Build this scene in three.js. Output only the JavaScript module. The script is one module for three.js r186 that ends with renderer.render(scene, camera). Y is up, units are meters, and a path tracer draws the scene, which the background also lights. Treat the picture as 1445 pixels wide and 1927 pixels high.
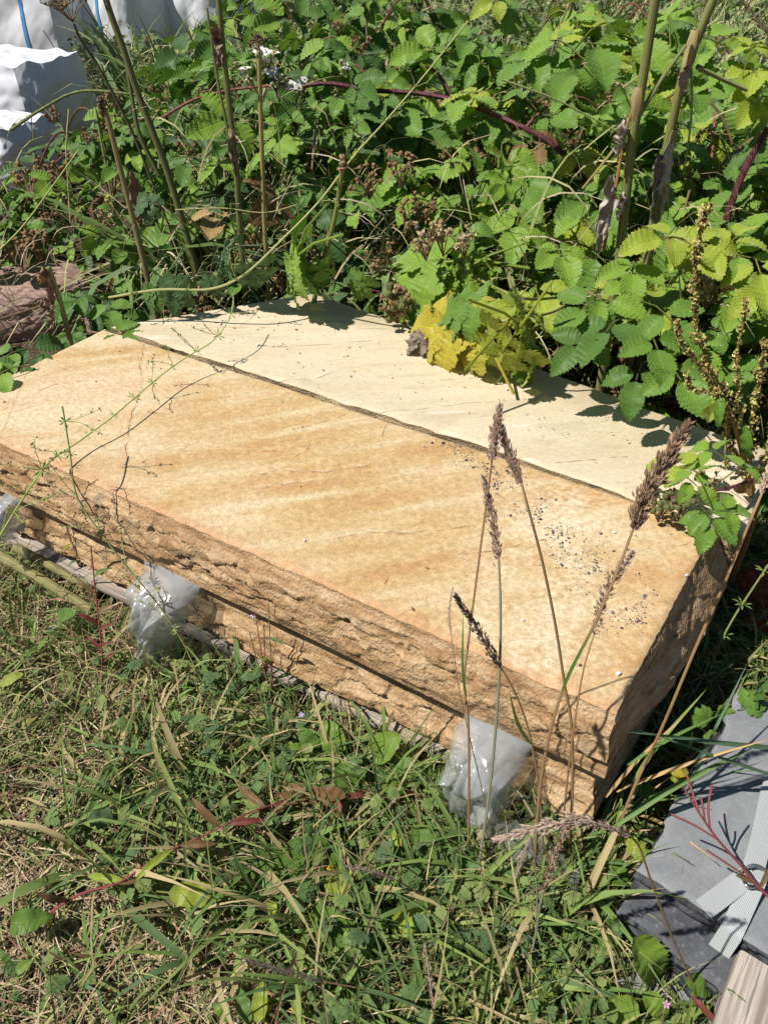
import * as THREE from 'three';
import { ImprovedNoise } from 'three/addons/math/ImprovedNoise.js';
import { mergeGeometries } from 'three/addons/utils/BufferGeometryUtils.js';

// ------------------------------------------------------------------ camera, sky, sun, exposure
const scene = new THREE.Scene();
const CAM = 1.32, TOP = 0.37, PITCH = 39 * Math.PI / 180, FPX = 1447;
const camera = new THREE.PerspectiveCamera(2 * Math.atan(963.5 / FPX) * 180 / Math.PI, 1445 / 1927, 0.05, 400);
camera.position.set(0, CAM, 0);
camera.rotation.x = -PITCH;
camera.updateMatrixWorld(true);

const SUN = new THREE.Vector3(-0.56, 0.81, 0.15).normalize();
{
  const W = 128, H = 64, d = new Float32Array(W * H * 4);
  for (let j = 0; j < H; j++) for (let i = 0; i < W; i++) {
    const el = ((j + 0.5) / H - 0.5) * Math.PI, az = ((i + 0.5) / W - 0.5) * 2 * Math.PI;
    const y = Math.sin(el), x = Math.cos(az) * Math.cos(el), z = Math.sin(az) * Math.cos(el);
    const k = Math.pow(1 - Math.max(0, y), 3), c = Math.max(0, x * SUN.x + y * SUN.y + z * SUN.z);
    const glow = 0.25 * Math.pow(c, 8);
    const o = (j * W + i) * 4, m = 0.36;
    d[o] = m * (0.11 + 0.36 * k + glow); d[o + 1] = m * (0.20 + 0.35 * k + glow); d[o + 2] = m * (0.42 + 0.28 * k + glow); d[o + 3] = 1;
  }
  const t = new THREE.DataTexture(d, W, H, THREE.RGBAFormat, THREE.FloatType);
  t.mapping = THREE.EquirectangularReflectionMapping; t.magFilter = THREE.LinearFilter; t.minFilter = THREE.LinearFilter; t.needsUpdate = true;
  scene.background = t; scene.environment = t;
}
const sun = new THREE.DirectionalLight(new THREE.Color(1.0, 0.96, 0.90), 5.0);
sun.name = 'sun';
sun.position.copy(SUN).multiplyScalar(30).add(new THREE.Vector3(0, 0, -2));
sun.target.position.set(0, 0, -2);
sun.castShadow = true; sun.shadow.mapSize.set(4096, 4096); sun.shadow.radius = 1;
Object.assign(sun.shadow.camera, { left: -9, right: 9, top: 9, bottom: -9, near: 1, far: 60 });
scene.add(sun, sun.target);
const renderer = new THREE.WebGLRenderer({ antialias: true });
renderer.toneMapping = THREE.LinearToneMapping;
renderer.toneMappingExposure = 1.06;
renderer.shadowMap.enabled = true;

// ------------------------------------------------------------------ helpers
let seed = 20240611;
const rnd = () => { seed = (seed + 0x6d2b79f5) | 0; let t = Math.imul(seed ^ (seed >>> 15), 1 | seed); t = (t + Math.imul(t ^ (t >>> 7), 61 | t)) ^ t; return ((t ^ (t >>> 14)) >>> 0) / 4294967296; };
const R = (a, b) => a + (b - a) * rnd();
const pick = (a) => a[Math.floor(rnd() * a.length)];
const reseed = (s) => { seed = s; };
const clamp = (x, a = 0, b = 1) => Math.min(b, Math.max(a, x));
const lerp = (a, b, t) => a + (b - a) * t;
const sstep = (a, b, x) => { const t = clamp((x - a) / (b - a)); return t * t * (3 - 2 * t); };
const IN = new ImprovedNoise();
const noise = (x, y, z = 0) => IN.noise(x + 37.3, y + 91.7, z + 13.1);
const fbm = (x, y, z = 0, n = 4) => { let s = 0, a = 0.5; for (let i = 0; i < n; i++) { s += a * noise(x, y, z); x = x * 2.03 + 5.1; y = y * 2.03 + 9.7; z = z * 2.03 + 3.3; a *= 0.5; } return s; };
const hash = (a, b, c = 0) => { let h = (a * 374761393 + b * 668265263 + c * 2147483647) | 0; h = Math.imul(h ^ (h >>> 13), 1274126177); h ^= h >>> 16; return (h >>> 0) / 4294967296; };
const V3 = (x, y, z) => new THREE.Vector3(x, y, z);
const C = (r, g, b) => new THREE.Color().setRGB(r / 255, g / 255, b / 255, THREE.SRGBColorSpace);
const dirOf = (px, py) => V3(px - 722.5, 963.5 - py, -FPX).applyEuler(camera.rotation).normalize();
const onY = (px, py, y = 0) => { const d = dirOf(px, py); return camera.position.clone().addScaledVector(d, (y - CAM) / d.y); };
const onZ = (px, py, z) => { const d = dirOf(px, py); return camera.position.clone().addScaledVector(d, z / d.z); };
// the slabs' own frame: u runs left along the front edge, v runs back from it
const U = V3(-0.855, 0, -0.518).normalize(), V = V3(0.518, 0, -0.855).normalize(), SO = onY(1155, 1340, TOP);
const S = 0.95 / 1.2;
const sl = (u, v, y) => V3(SO.x + U.x * u + V.x * v, y, SO.z + U.z * u + V.z * v);
const toUV = (x, z) => { const a = x - SO.x, b = z - SO.z; return [a * U.x + b * U.z, a * V.x + b * V.z]; };

const used = new Map();
function numbered(n) { const k = used.get(n) || 0; used.set(n, k + 1); return k ? n + '_' + String(k).padStart(3, '0') : n; }
function tag(o, label, category, group, kind) {
  if (label) o.userData.label = label;
  if (category) o.userData.category = category;
  if (group) o.userData.group = group; else delete o.userData.group;
  if (kind) o.userData.kind = kind;
  return o;
}
const shadows = (o) => { o.traverse((m) => { if (m.isMesh) { m.castShadow = true; m.receiveShadow = true; } }); return o; };
function thing(name, pos, label, category, group) {
  const g = new THREE.Group(); g.name = numbered(name); if (pos) g.position.copy(pos); scene.add(g);
  return tag(g, label, category, group);
}
function mesh(name, geo, mat, parent) {
  const m = new THREE.Mesh(geo, mat); m.name = parent ? name : numbered(name); (parent || scene).add(m); m.castShadow = m.receiveShadow = true;
  return m;
}
const MATS = new Map();
function mat(key, o) { if (!MATS.has(key)) { const m = new (o.physical ? THREE.MeshPhysicalMaterial : THREE.MeshStandardMaterial)({ side: THREE.DoubleSide, roughness: 0.9, ...Object.fromEntries(Object.entries(o).filter(([k]) => k !== 'physical')) }); m.name = key; MATS.set(key, m); } return MATS.get(key); }

// collects triangles with uv and colour, then builds one geometry
class MB {
  constructor() { this.p = []; this.t = []; this.c = []; this.i = []; this.col = [1, 1, 1]; }
  color(c) { this.col = c.isColor ? [c.r, c.g, c.b] : c; return this; }
  v(p, u = 0, w = 0) { this.p.push(p.x, p.y, p.z); this.t.push(u, w); this.c.push(...this.col); return this.p.length / 3 - 1; }
  tri(a, b, c) { this.i.push(a, b, c); }
  quad(a, b, c, d) { this.i.push(a, b, c, a, c, d); }
  tube(pts, rad, n = 5, uvLen = 1, cap = false) { // rad: number or function of 0..1
    const N = pts.length, T = V3(), A = V3(), B = V3(); let prev = null;
    for (let k = 0; k < N; k++) {
      T.subVectors(pts[Math.min(N - 1, k + 1)], pts[Math.max(0, k - 1)]).normalize();
      if (!prev) { A.set(0.31, 0.2, 0.93); } else A.copy(prev);
      A.addScaledVector(T, -A.dot(T)).normalize(); prev = A.clone(); B.crossVectors(T, A);
      const r = typeof rad === 'function' ? rad(k / (N - 1)) : rad;
      for (let j = 0; j <= n; j++) { const a = j / n * 2 * Math.PI, p = pts[k].clone().addScaledVector(A, Math.cos(a) * r).addScaledVector(B, Math.sin(a) * r); this.v(p, j / n, k / (N - 1) * uvLen); }
    }
    const s = this.p.length / 3 - N * (n + 1);
    for (let k = 0; k < N - 1; k++) for (let j = 0; j < n; j++) { const a = s + k * (n + 1) + j; this.quad(a, a + 1, a + n + 2, a + n + 1); }
    if (cap) for (const k of [0, N - 1]) { const c = this.v(pts[k]); for (let j = 0; j < n; j++) this.tri(c, s + k * (n + 1) + j, s + k * (n + 1) + j + 1); }
    return this;
  }
  geo() {
    const g = new THREE.BufferGeometry();
    g.setAttribute('position', new THREE.Float32BufferAttribute(this.p, 3)); g.setAttribute('uv', new THREE.Float32BufferAttribute(this.t, 2)); g.setAttribute('color', new THREE.Float32BufferAttribute(this.c, 3));
    g.setIndex(this.i); g.computeVertexNormals(); return g;
  }
}
const curve = (pts, n) => new THREE.CatmullRomCurve3(pts, false, 'centripetal').getPoints(n);
function dataTex(W, H, f, srgb = true, repeat = true) { // f(x, y) gives [r, g, b] in 0..1 (sRGB when srgb)
  const d = new Uint8Array(W * H * 4);
  for (let y = 0; y < H; y++) for (let x = 0; x < W; x++) { const c = f((x + 0.5) / W, (y + 0.5) / H), o = (y * W + x) * 4; d[o] = clamp(c[0]) * 255; d[o + 1] = clamp(c[1]) * 255; d[o + 2] = clamp(c[2]) * 255; d[o + 3] = 255; }
  const t = new THREE.DataTexture(d, W, H); t.magFilter = THREE.LinearFilter; t.minFilter = THREE.LinearFilter; t.colorSpace = srgb ? THREE.SRGBColorSpace : THREE.NoColorSpace;
  if (repeat) t.wrapS = t.wrapT = THREE.RepeatWrapping; t.needsUpdate = true; return t;
}
function floatTex(W, H, f, repeat = true) {
  const d = new Float32Array(W * H * 4);
  for (let y = 0; y < H; y++) for (let x = 0; x < W; x++) { const c = f((x + 0.5) / W, (y + 0.5) / H), o = (y * W + x) * 4; d[o] = d[o + 1] = d[o + 2] = c; d[o + 3] = 1; }
  const t = new THREE.DataTexture(d, W, H, THREE.RGBAFormat, THREE.FloatType); t.magFilter = THREE.LinearFilter; t.minFilter = THREE.LinearFilter;
  if (repeat) t.wrapS = t.wrapT = THREE.RepeatWrapping; t.needsUpdate = true; return t;
}
const mix3 = (a, b, t) => [lerp(a[0], b[0], t), lerp(a[1], b[1], t), lerp(a[2], b[2], t)];
const sc3 = (a, k) => [a[0] * k, a[1] * k, a[2] * k];
const rgb = (r, g, b) => [r / 255, g / 255, b / 255];
// thing-level instances (stuff): list of {p, q, s, c}
function scatter(name, geo, material, list, label, parent) {
  const m = new THREE.InstancedMesh(geo, material, list.length), M = new THREE.Matrix4(), c = new THREE.Color();
  list.forEach((e, i) => { M.compose(e.p, e.q, typeof e.s === 'number' ? V3(e.s, e.s, e.s) : e.s); m.setMatrixAt(i, M); if (e.c) m.setColorAt(i, Array.isArray(e.c) ? c.setRGB(...e.c) : e.c); });
  m.name = parent ? name : numbered(name); m.castShadow = m.receiveShadow = true; (parent || scene).add(m); m.userData.kind = 'stuff'; if (label) m.userData.label = label;
  return m;
}
const quat = (yaw, tilt = 0, roll = 0) => new THREE.Quaternion().setFromEuler(new THREE.Euler(tilt, yaw, roll, 'YXZ'));

// ------------------------------------------------------------------ ground
const inSlab = (x, z, m = 0) => { const [u, v] = toUV(x, z); return u > -0.03 - m && u < 1.68 + m && v > 0.03 - m && v < 1.0 + m && !(v > 0.62 && u > 1.6 - (v - 0.5) * 0.75 + m); };
const groundY = (x, z) => 0.018 * fbm(x * 1.7, z * 1.7, 2, 3) * 2 + 0.012 * fbm(x * 9, z * 9, 4, 2);
{
  const soil = dataTex(512, 512, (x, y) => {
    const a = fbm(x * 9, y * 9, 1, 4), b = fbm(x * 60, y * 60, 7, 3);
    return mix3(mix3(rgb(62, 48, 34), rgb(104, 84, 58), clamp(0.5 + a)), rgb(140, 118, 84), clamp(b * 1.6));
  });
  soil.repeat.set(1 / 0.8, 1 / 0.8);
  const bump = floatTex(256, 256, (x, y) => 0.5 + fbm(x * 24, y * 24, 3, 4)); bump.repeat.set(1 / 0.3, 1 / 0.3);
  const g = new THREE.BufferGeometry(), p = [], t = [], idx = [];
  const xs = [], zs = [];
  const axis = (lo, hi, step, far, out) => { for (let s = far; s > step; s /= 1.5) out.push(lo - s); for (let a = lo; a <= hi; a += step) out.push(a); const tail = []; for (let s = far; s > step; s /= 1.5) tail.unshift(hi + s); out.push(...tail); };
  axis(-2.4, 2.4, 0.03, 150, xs); axis(-5, 0.6, 0.03, 150, zs);
  for (const z of zs) for (const x of xs) { const near = Math.abs(x) < 8 && Math.abs(z) < 12; p.push(x, near ? groundY(x, z) : 0, z); t.push(x, z); }
  for (let j = 0; j < zs.length - 1; j++) for (let i = 0; i < xs.length - 1; i++) { const a = j * xs.length + i; idx.push(a, a + xs.length, a + xs.length + 1, a, a + xs.length + 1, a + 1); }
  g.setAttribute('position', new THREE.Float32BufferAttribute(p, 3)); g.setAttribute('uv', new THREE.Float32BufferAttribute(t, 2)); g.setIndex(idx); g.computeVertexNormals();
  const m = mesh('ground', g, mat('soil', { map: soil, bumpMap: bump, bumpScale: 0.012, roughness: 1 }));
  tag(m, 'dry brown soil under the grass and brambles', null, null, 'structure');
}

// ------------------------------------------------------------------ sandstone slabs
// a slab over the quad A (front right), B (front left), C (back left), D (back right) given in slab-frame metres
function slabGeo(A, B, Cc, D, yTop, th, o) {
  const P2 = (s, t) => [lerp(lerp(A[0], B[0], s), lerp(D[0], Cc[0], s), t), lerp(lerp(A[1], B[1], s), lerp(D[1], Cc[1], s), t)];
  const len = Math.hypot(B[0] - A[0], B[1] - A[1]), dep = Math.hypot(D[0] - A[0], D[1] - A[1]);
  const nrm = (a, b) => { const dx = b[0] - a[0], dy = b[1] - a[1], l = Math.hypot(dx, dy); return [dy / l, -dx / l]; };
  const nF = nrm(A, B).map((x) => x), nL = nrm(B, Cc), nB = nrm(Cc, D), nR = nrm(D, A);
  const fall = (d) => Math.exp(-d / 0.012);
  const pos = (s, t, w, topFace) => {
    const q = P2(s, t), x = s * len, y = t * dep, d = w * th;
    const add = (n, k) => { q[0] += n[0] * k; q[1] += n[1] * k; };
    add(nF, o.front(x, d) * fall(y)); add(nB, o.side(x, d, 3) * fall(dep - y)); add(nR, o.right(y, d) * fall(x)); add(nL, o.side(y, d, 2) * fall(len - x));
    const edge = Math.min(x, y, len - x, dep - y);
    let h = yTop - d;
    if (w === 0) h += o.relief(q[0], q[1]) - 0.004 * Math.exp(-edge / 0.004) - Math.max(0, o.chip(x, y)) * Math.exp(-y / 0.02);
    else if (w < 0.2) h += (1 - w / 0.2) * (o.relief(q[0], q[1]) - 0.004 - Math.max(0, o.chip(x, y)) * Math.exp(-y / 0.02));
    return sl(q[0], q[1], h);
  };
  const p = [], uv = [], idx = [], groups = [];
  const patch = (nu, nv, f, tu, m) => {
    const s0 = p.length / 3, i0 = idx.length;
    for (let j = 0; j <= nv; j++) for (let i = 0; i <= nu; i++) { const P = f(i / nu, j / nv); p.push(P.x, P.y, P.z); uv.push(...tu(i / nu, j / nv)); }
    for (let j = 0; j < nv; j++) for (let i = 0; i < nu; i++) { const a = s0 + j * (nu + 1) + i; idx.push(a, a + 1, a + nu + 2, a, a + nu + 2, a + nu + 1); }
    groups.push([i0, idx.length - i0, m]);
  };
  const st = o.step || 0.006, nS = Math.round(len / st), nT = Math.round(dep / st), nW = Math.max(6, Math.round(th / (o.wstep || 0.004)));
  const dense = (k) => k; // edges are kept at the same step
  patch(nS, nT, (a, b) => pos(dense(a), b, 0), (a, b) => [a, b], 0);
  patch(Math.round(len / (o.wstep || 0.004)), nW, (a, b) => pos(1 - a, 0, b), (a, b) => [(1 - a) * len / 0.6, b * th / 0.6], 1);
  patch(nT, nW, (a, b) => pos(0, a, b), (a, b) => [a * dep / 0.6 + 0.37, b * th / 0.6], 1);
  patch(nS >> 1, nW, (a, b) => pos(a, 1, b), (a, b) => [a * len / 0.6, b * th / 0.6], 1);
  patch(nT, nW, (a, b) => pos(1, 1 - a, b), (a, b) => [a * dep / 0.6, b * th / 0.6], 1);
  patch(40, 20, (a, b) => pos(1 - a, b, 1), (a, b) => [a * len / 0.6, b * dep / 0.6], 1);
  const g = new THREE.BufferGeometry();
  g.setAttribute('position', new THREE.Float32BufferAttribute(p, 3)); g.setAttribute('uv', new THREE.Float32BufferAttribute(uv, 2)); g.setIndex(idx);
  groups.forEach((q) => g.addGroup(...q)); g.computeVertexNormals();
  return g;
}
// broken rock: flat flakes with steps between them, lying along the bedding
function flakes(x, d, sx, sd, k) {
  const X = x / sx + 0.35 * noise(x * 18, d * 18, k), Y = d / sd + 0.35 * noise(x * 18, d * 18, k + 5);
  let best = 9, out = 0; const ix = Math.floor(X), iy = Math.floor(Y);
  for (let a = -1; a <= 1; a++) for (let b = -1; b <= 1; b++) {
    const cx = ix + a, cy = iy + b, dx = X - cx - hash(cx, cy, k), dy = Y - cy - hash(cx, cy, k + 1), q = dx * dx + dy * dy;
    if (q < best) { best = q; out = hash(cx, cy, k + 2) - 0.5 + dx * (hash(cx, cy, k + 3) - 0.5) * 0.9 + dy * (hash(cx, cy, k + 4) - 0.25) * 0.9; }
  }
  return out;
}
const rockFace = (k, th, bulge, low) => (x, d) => {
  const w = d / th, band = low ? 0.1 * sstep(0, 0.05, w) + 0.9 * sstep(0.22, 0.5, w) : sstep(0.02, 0.3, w);
  return bulge * (low ? sstep(0.1, 1, w) : 0.62 * sstep(0, 0.34, w) + 0.38 * sstep(0.25, 0.8, w)) + 0.012 * fbm(x * 3.2, k, 1, 2) * (0.35 + w)
    + band * (1 - 0.8 * sstep(0.78, 0.97, w) * (low ? 0 : 1)) * (0.009 * flakes(x, d, 0.07, 0.05, k) + 0.006 * flakes(x, d, 0.045, 0.016, k + 20) * (0.6 + 0.8 * clamp(0.5 + 2 * noise(x * 6, d * 6, k))) + 0.006 * fbm(x * 11, d * 34, k, 3) + 0.002 * fbm(x * 70, d * 90, k, 2))
    + 0.004 * fbm(x * 40, d * 60, k + 3, 2);
};
const cutFace = (k) => (x, d) => 0.006 * fbm(x * 6, d * 14, k, 3) + 0.006 * flakes(x, d, 0.11, 0.05, k) * sstep(0, 0.02, d) + 0.003 * fbm(x * 50, d * 50, k, 2);
const riven = (k, amp) => (u, v) => amp * (fbm(u * 2.2, v * 2.2, k, 3) + 0.35 * fbm(u * 9 + v * 4, v * 9, k, 2));

// terrace lines: thin steps where a layer of the bedding has flaked off
const layerHeight = (u, v, k) => { // u, v metres
  const a = 0.82, ru = u * Math.cos(a) - v * Math.sin(a), rv = u * Math.sin(a) + v * Math.cos(a);
  const n = fbm(ru * 1.1, rv * 4.5, k, 5) * 3.0 + 0.6, f = Math.floor(n), r = n - f;
  return (f + sstep(0.0, 0.05, r)) ;
};
const RW = 1344, RH = 432;
function stoneMaps(k, len, dep, paint, steps, cracks, u0 = 0, v0 = 0) {
  const col = new Uint8Array(RW * RH * 4), hgt = new Float32Array(RW * RH * 4);
  for (let y = 0; y < RH; y++) for (let x = 0; x < RW; x++) {
    const u = (x + 0.5) / RW * len, v = (y + 0.5) / RH * dep, o = (y * RW + x) * 4;
    const L = layerHeight(u, v, k), fine = fbm(u * 90, v * 90, k, 3), grain = hash(x, y, k) - 0.5;
    const c = paint(u, v, L, fine, grain);
    for (let q = 0; q < 3; q++) col[o + q] = clamp(c[q]) * 255; col[o + 3] = 255;
    let h = 0.5 + L * steps + fine * 0.08 + grain * 0.10 + 0.08 * fbm(u * 14, v * 26, k + 9, 3); { const q = crackAt(cracks, u + u0, v + v0); hgt[o + 1] = 0; h += -0.6 * q[0] + 0.25 * q[1] - 0.25 * q[2]; }
    hgt[o] = hgt[o + 1] = hgt[o + 2] = h; hgt[o + 3] = 1;
  }
  const a = new THREE.DataTexture(col, RW, RH); a.colorSpace = THREE.SRGBColorSpace;
  const b = new THREE.DataTexture(hgt, RW, RH, THREE.RGBAFormat, THREE.FloatType);
  for (const t of [a, b]) { t.magFilter = t.minFilter = THREE.LinearFilter; t.needsUpdate = true; }
  return [a, b];
}
// hairline cracks and flake scars, as runs of points in the slab frame
const uvp = (px, py) => { const p = onY(px, py, TOP); return toUV(p.x, p.z); };
const crackSet = (list) => list.map(([w, scar, ...pts]) => { const q = pts.map((p) => uvp(...p)); return { w, scar, q, lo: [Math.min(...q.map((p) => p[0])) - 0.03, Math.min(...q.map((p) => p[1])) - 0.03], hi: [Math.max(...q.map((p) => p[0])) + 0.03, Math.max(...q.map((p) => p[1])) + 0.03] }; });
function crackAt(set, u, v) { // [line, pale lip, stained foot]
  let line = 0, lip = 0, foot = 0;
  for (const c of set) {
    if (u < c.lo[0] || v < c.lo[1] || u > c.hi[0] || v > c.hi[1]) continue;
    const a = u + 0.010 * fbm(u * 22, v * 22, 5, 3), b = v + 0.010 * fbm(u * 22, v * 22, 9, 3);
    let best = 1, side = 0;
    for (let i = 0; i + 1 < c.q.length; i++) { const [x0, y0] = c.q[i], [x1, y1] = c.q[i + 1], dx = x1 - x0, dy = y1 - y0, t = clamp(((a - x0) * dx + (b - y0) * dy) / (dx * dx + dy * dy)), ex = a - x0 - t * dx, ey = b - y0 - t * dy, d = Math.hypot(ex, ey); if (d < best) { best = d; side = ex * dy - ey * dx; } }
    const gap = clamp(0.55 + 2.5 * noise(u * 45, v * 45, 3));
    line = Math.max(line, c.w > 0.0019 ? 0.3 * sstep(0.006, 0.0, best) * (0.5 + 0.5 * gap) : sstep(c.w, c.w * 0.3, best) * gap);
    if (c.scar) { if (side * c.scar > 0) lip = Math.max(lip, Math.exp(-best / 0.010) * gap); else foot = Math.max(foot, Math.exp(-best / 0.012) * gap); }
  }
  return [line, lip, foot];
}
const CRACKS_A = crackSet([[0.0016, 1, [470, 893], [520, 880], [560, 886], [600, 885], [650, 878], [692, 868]], [0.001, 1, [455, 930], [500, 915], [560, 905]], [0.0014, 0, [642, 768], [622, 783], [585, 792], [540, 806]], [0.0012, 0, [712, 782], [706, 812], [704, 838]],
  [0.0022, 0, [45, 706], [28, 750], [6, 812]], [0.0020, 1, [266, 640], [258, 690], [262, 720], [240, 800], [236, 870]], [0.0013, 0, [772, 985], [735, 995], [692, 1008]], [0.0012, 0, [868, 985], [800, 996], [742, 1003]], [0.001, 0, [585, 832], [560, 845], [545, 858]], [0.0012, 0, [728, 1085], [722, 1097]], [0.001, 0, [1010, 1010], [930, 1030], [860, 1040]], [0.001, 0, [380, 752], [430, 742]], [0.0012, 0, [70, 735], [100, 722], [150, 715]], [0.001, 0, [1240, 1020], [1290, 1010]], [0.0011, 1, [630, 1010], [690, 998], [760, 1000]]]);
const CRACKS_B = crackSet([[0.0012, 0, [500, 643], [560, 632], [600, 622], [680, 618]], [0.0016, 1, [520, 722], [580, 714], [596, 690]], [0.001, 0, [690, 785], [780, 768], [850, 750], [955, 735]], [0.0012, 0, [1040, 870], [1100, 858], [1165, 846]], [0.001, 0, [545, 600], [600, 598], [690, 606]], [0.001, 0, [740, 660], [700, 672]], [0.001, 0, [1160, 905], [1220, 892]], [0.001, 0, [300, 622], [360, 610], [420, 606]], [0.001, 0, [860, 690], [800, 700], [770, 704]]]);
const OL = 2.06 * S, OD = 0.655 * S; // front slab, 1.63 m by 0.52 m
const bandDir = (u, v) => { const a = 0.82; return [u * Math.cos(a) - v * Math.sin(a), u * Math.sin(a) + v * Math.cos(a)]; }; // along, across the colour bands
function paintOrange(u, v, L, fine, grain) {
  const [al, ac] = bandDir(u, v);
  const wob = 0.05 * fbm(u * 2.5, v * 2.5, 8, 3), b1 = fbm(al * 1.1, (ac + wob) * 13, 3, 4), b2 = fbm(al * 2.6, (ac + wob) * 40, 5, 3), big = fbm(u * 1.7, v * 2.4, 12, 4);
  const w1 = fbm(al * 1.6 + 2, (ac + wob) * 5.5, 3, 4), w2 = fbm(al * 2.4, (ac + wob) * 15, 5, 3), w3 = fbm(al * 5, (ac + 0.5 * wob) * 42, 15, 3), rag = 0.5 * fbm(u * 24, v * 24, 27, 4);
  let c = mix3(rgb(199, 160, 100), rgb(213, 184, 134), clamp(0.5 + 1.6 * w1 + 0.5 * rag));
  c = mix3(c, rgb(194, 146, 90), clamp(-w2 * 3.2 - 0.02 - 0.4 * rag) * 0.9);
  c = mix3(c, rgb(228, 206, 166), clamp(w2 * 3.2 - 0.04 + 0.7 * rag) * 0.85);
  c = mix3(c, rgb(190, 146, 94), clamp(-w3 * 2.0) * 0.55);
  c = mix3(c, rgb(226, 206, 168), clamp(big * 2.4 + 0.8 * rag - 0.02) * 0.7);                                   // cream patches
  c = mix3(c, rgb(229, 210, 175), 0.75 * sstep(0.95, 1.4, u + 0.3 * fbm(u * 3, v * 5, 31, 3)) * clamp(0.6 + 1.6 * w1 + rag));                // the far end is paler
  c = mix3(c, rgb(234, 220, 190), 0.9 * Math.exp(-Math.pow((u - 0.20 - 0.25 * (v - 0.2)) / 0.13, 2)) * clamp(0.3 + 1.8 * fbm(u * 9, v * 9, 41, 4) + 1.6 * rag + 1.2 * fine)); // whitish bloom by the near end
  c = mix3(c, rgb(206, 146, 86), 0.6 * Math.exp(-Math.pow((v - OD) / 0.045, 2)) * sstep(0.5, 0.1, u) + 0.25 * Math.exp(-u / 0.06));
  c = mix3(c, rgb(200, 150, 108), 0.75 * Math.exp(-Math.pow((v + 0.0) / (0.012 + 0.022 * clamp(fbm(u * 6, 3, 2, 3) + 0.4)), 2)));      // rusty front arris
  const vein = Math.abs(fbm(u * 3.1 + 4, v * 3.1, 21, 3)), vein2 = Math.abs(fbm(al * 1.5, ac * 7, 51, 4));
  c = mix3(c, rgb(200, 138, 84), 0.4 * sstep(0.012, 0.0, vein) * clamp(fbm(u * 2, v * 2, 81, 2) * 4));
  c = mix3(c, rgb(188, 120, 78), 0.3 * sstep(0.012, 0.003, vein2) * sstep(0.0, 0.15, fbm(u * 2, v * 2, 61, 2) + 0.05));
  c = mix3(c, rgb(236, 218, 186), 0.25 * sstep(0.015, 0.0, Math.abs(vein2 - 0.035)) * sstep(0.0, 0.15, fbm(u * 2, v * 2, 61, 2) + 0.05));
  const scr = Math.abs(noise(al * 0.8 + 3.3, ac * 1.3 + al * 9, 71)); c = mix3(c, rgb(228, 204, 164), 0.3 * sstep(0.05, 0.0, scr) * clamp(0.5 + big * 2)); // pale saw marks
  c = mix3(c, rgb(228, 206, 164), 0.3 * sstep(0.02, 0.3, fbm(al * 30, ac * 44, 91, 4))); { const q = crackAt(CRACKS_A, u, v); c = mix3(c, rgb(158, 104, 66), q[0] * 0.8); c = mix3(c, rgb(240, 222, 190), q[1] * 0.6); c = mix3(c, rgb(196, 138, 98), q[2] * 0.6); } const spk = fbm(u * 160, v * 160, 33, 2); c = mix3(c, rgb(170, 124, 78), 0.4 * sstep(0.25, 0.4, spk)); const lum = 0.35 * c[0] + 0.5 * c[1] + 0.15 * c[2]; c = mix3(c, [lum, lum, lum * 0.97], 0.05); c = mix3(c, rgb(228, 204, 158), 0.13); return sc3(c, 0.965 + 0.17 * fine + 0.21 * grain);
}
const PL = 2.12 * S, PD = 0.5 * S;
function paintPale(u, v, L, fine, grain) {
  const [al, ac] = bandDir(u, v), b1 = fbm(al * 1.2, ac * 9, 103, 4), big = fbm(u * 2, v * 3, 112, 4);
  let c = mix3(rgb(212, 196, 164), rgb(222, 207, 179), clamp(0.5 + 1.6 * b1));
  c = mix3(c, rgb(204, 188, 154), clamp(big * 1.6)); c = mix3(c, rgb(224, 204, 170), clamp(-big * 1.5) * 0.7);
  c = mix3(c, rgb(232, 224, 206), 0.6 * sstep(0.28, 0.36, fbm(al * 5, ac * 18, 131, 3)));
  const vein = Math.abs(fbm(al * 2, ac * 6, 151, 4)); c = mix3(c, rgb(194, 172, 130), 0.3 * sstep(0.018, 0.002, vein));
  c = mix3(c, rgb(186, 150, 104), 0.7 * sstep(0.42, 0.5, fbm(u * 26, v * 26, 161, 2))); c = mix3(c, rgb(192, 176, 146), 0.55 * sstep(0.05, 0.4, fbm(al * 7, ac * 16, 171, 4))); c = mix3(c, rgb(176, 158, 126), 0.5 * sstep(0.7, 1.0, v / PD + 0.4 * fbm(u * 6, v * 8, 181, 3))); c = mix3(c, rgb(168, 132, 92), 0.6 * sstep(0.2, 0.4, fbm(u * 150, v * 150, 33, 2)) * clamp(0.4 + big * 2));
  { const q = crackAt(CRACKS_B, u - 0.08, v + OD + 0.012); c = mix3(c, rgb(150, 124, 92), q[0] * 0.8); c = mix3(c, rgb(240, 230, 212), q[1] * 0.7); } return sc3(c, 1 + 0.08 * fine + 0.10 * grain);
}
const sideTex = (k, lo, mid, hi, grey) => dataTex(1024, 256, (x, y) => {
  const u = x * 1.7 , v = y * 0.6, a = fbm(u * 6, v * 22, k, 4), b = fbm(u * 14, v * 90, k + 3, 4), s = fbm(u * 14, v * 14, k + 7, 4), g = hash(Math.floor(x * 1024), Math.floor(y * 256), k) - 0.5;
  let c = mix3(mix3(lo, mid, clamp(0.5 + 2 * a)), hi, clamp(0.2 + 1.8 * b)); c = mix3(c, sc3(lo, 0.8), 0.6 * sstep(0.12, 0.3, -b)); c = mix3(c, grey, 0.7 * sstep(0.16, 0.34, s)); return sc3(c, 1 + 0.2 * g);
});
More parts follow.
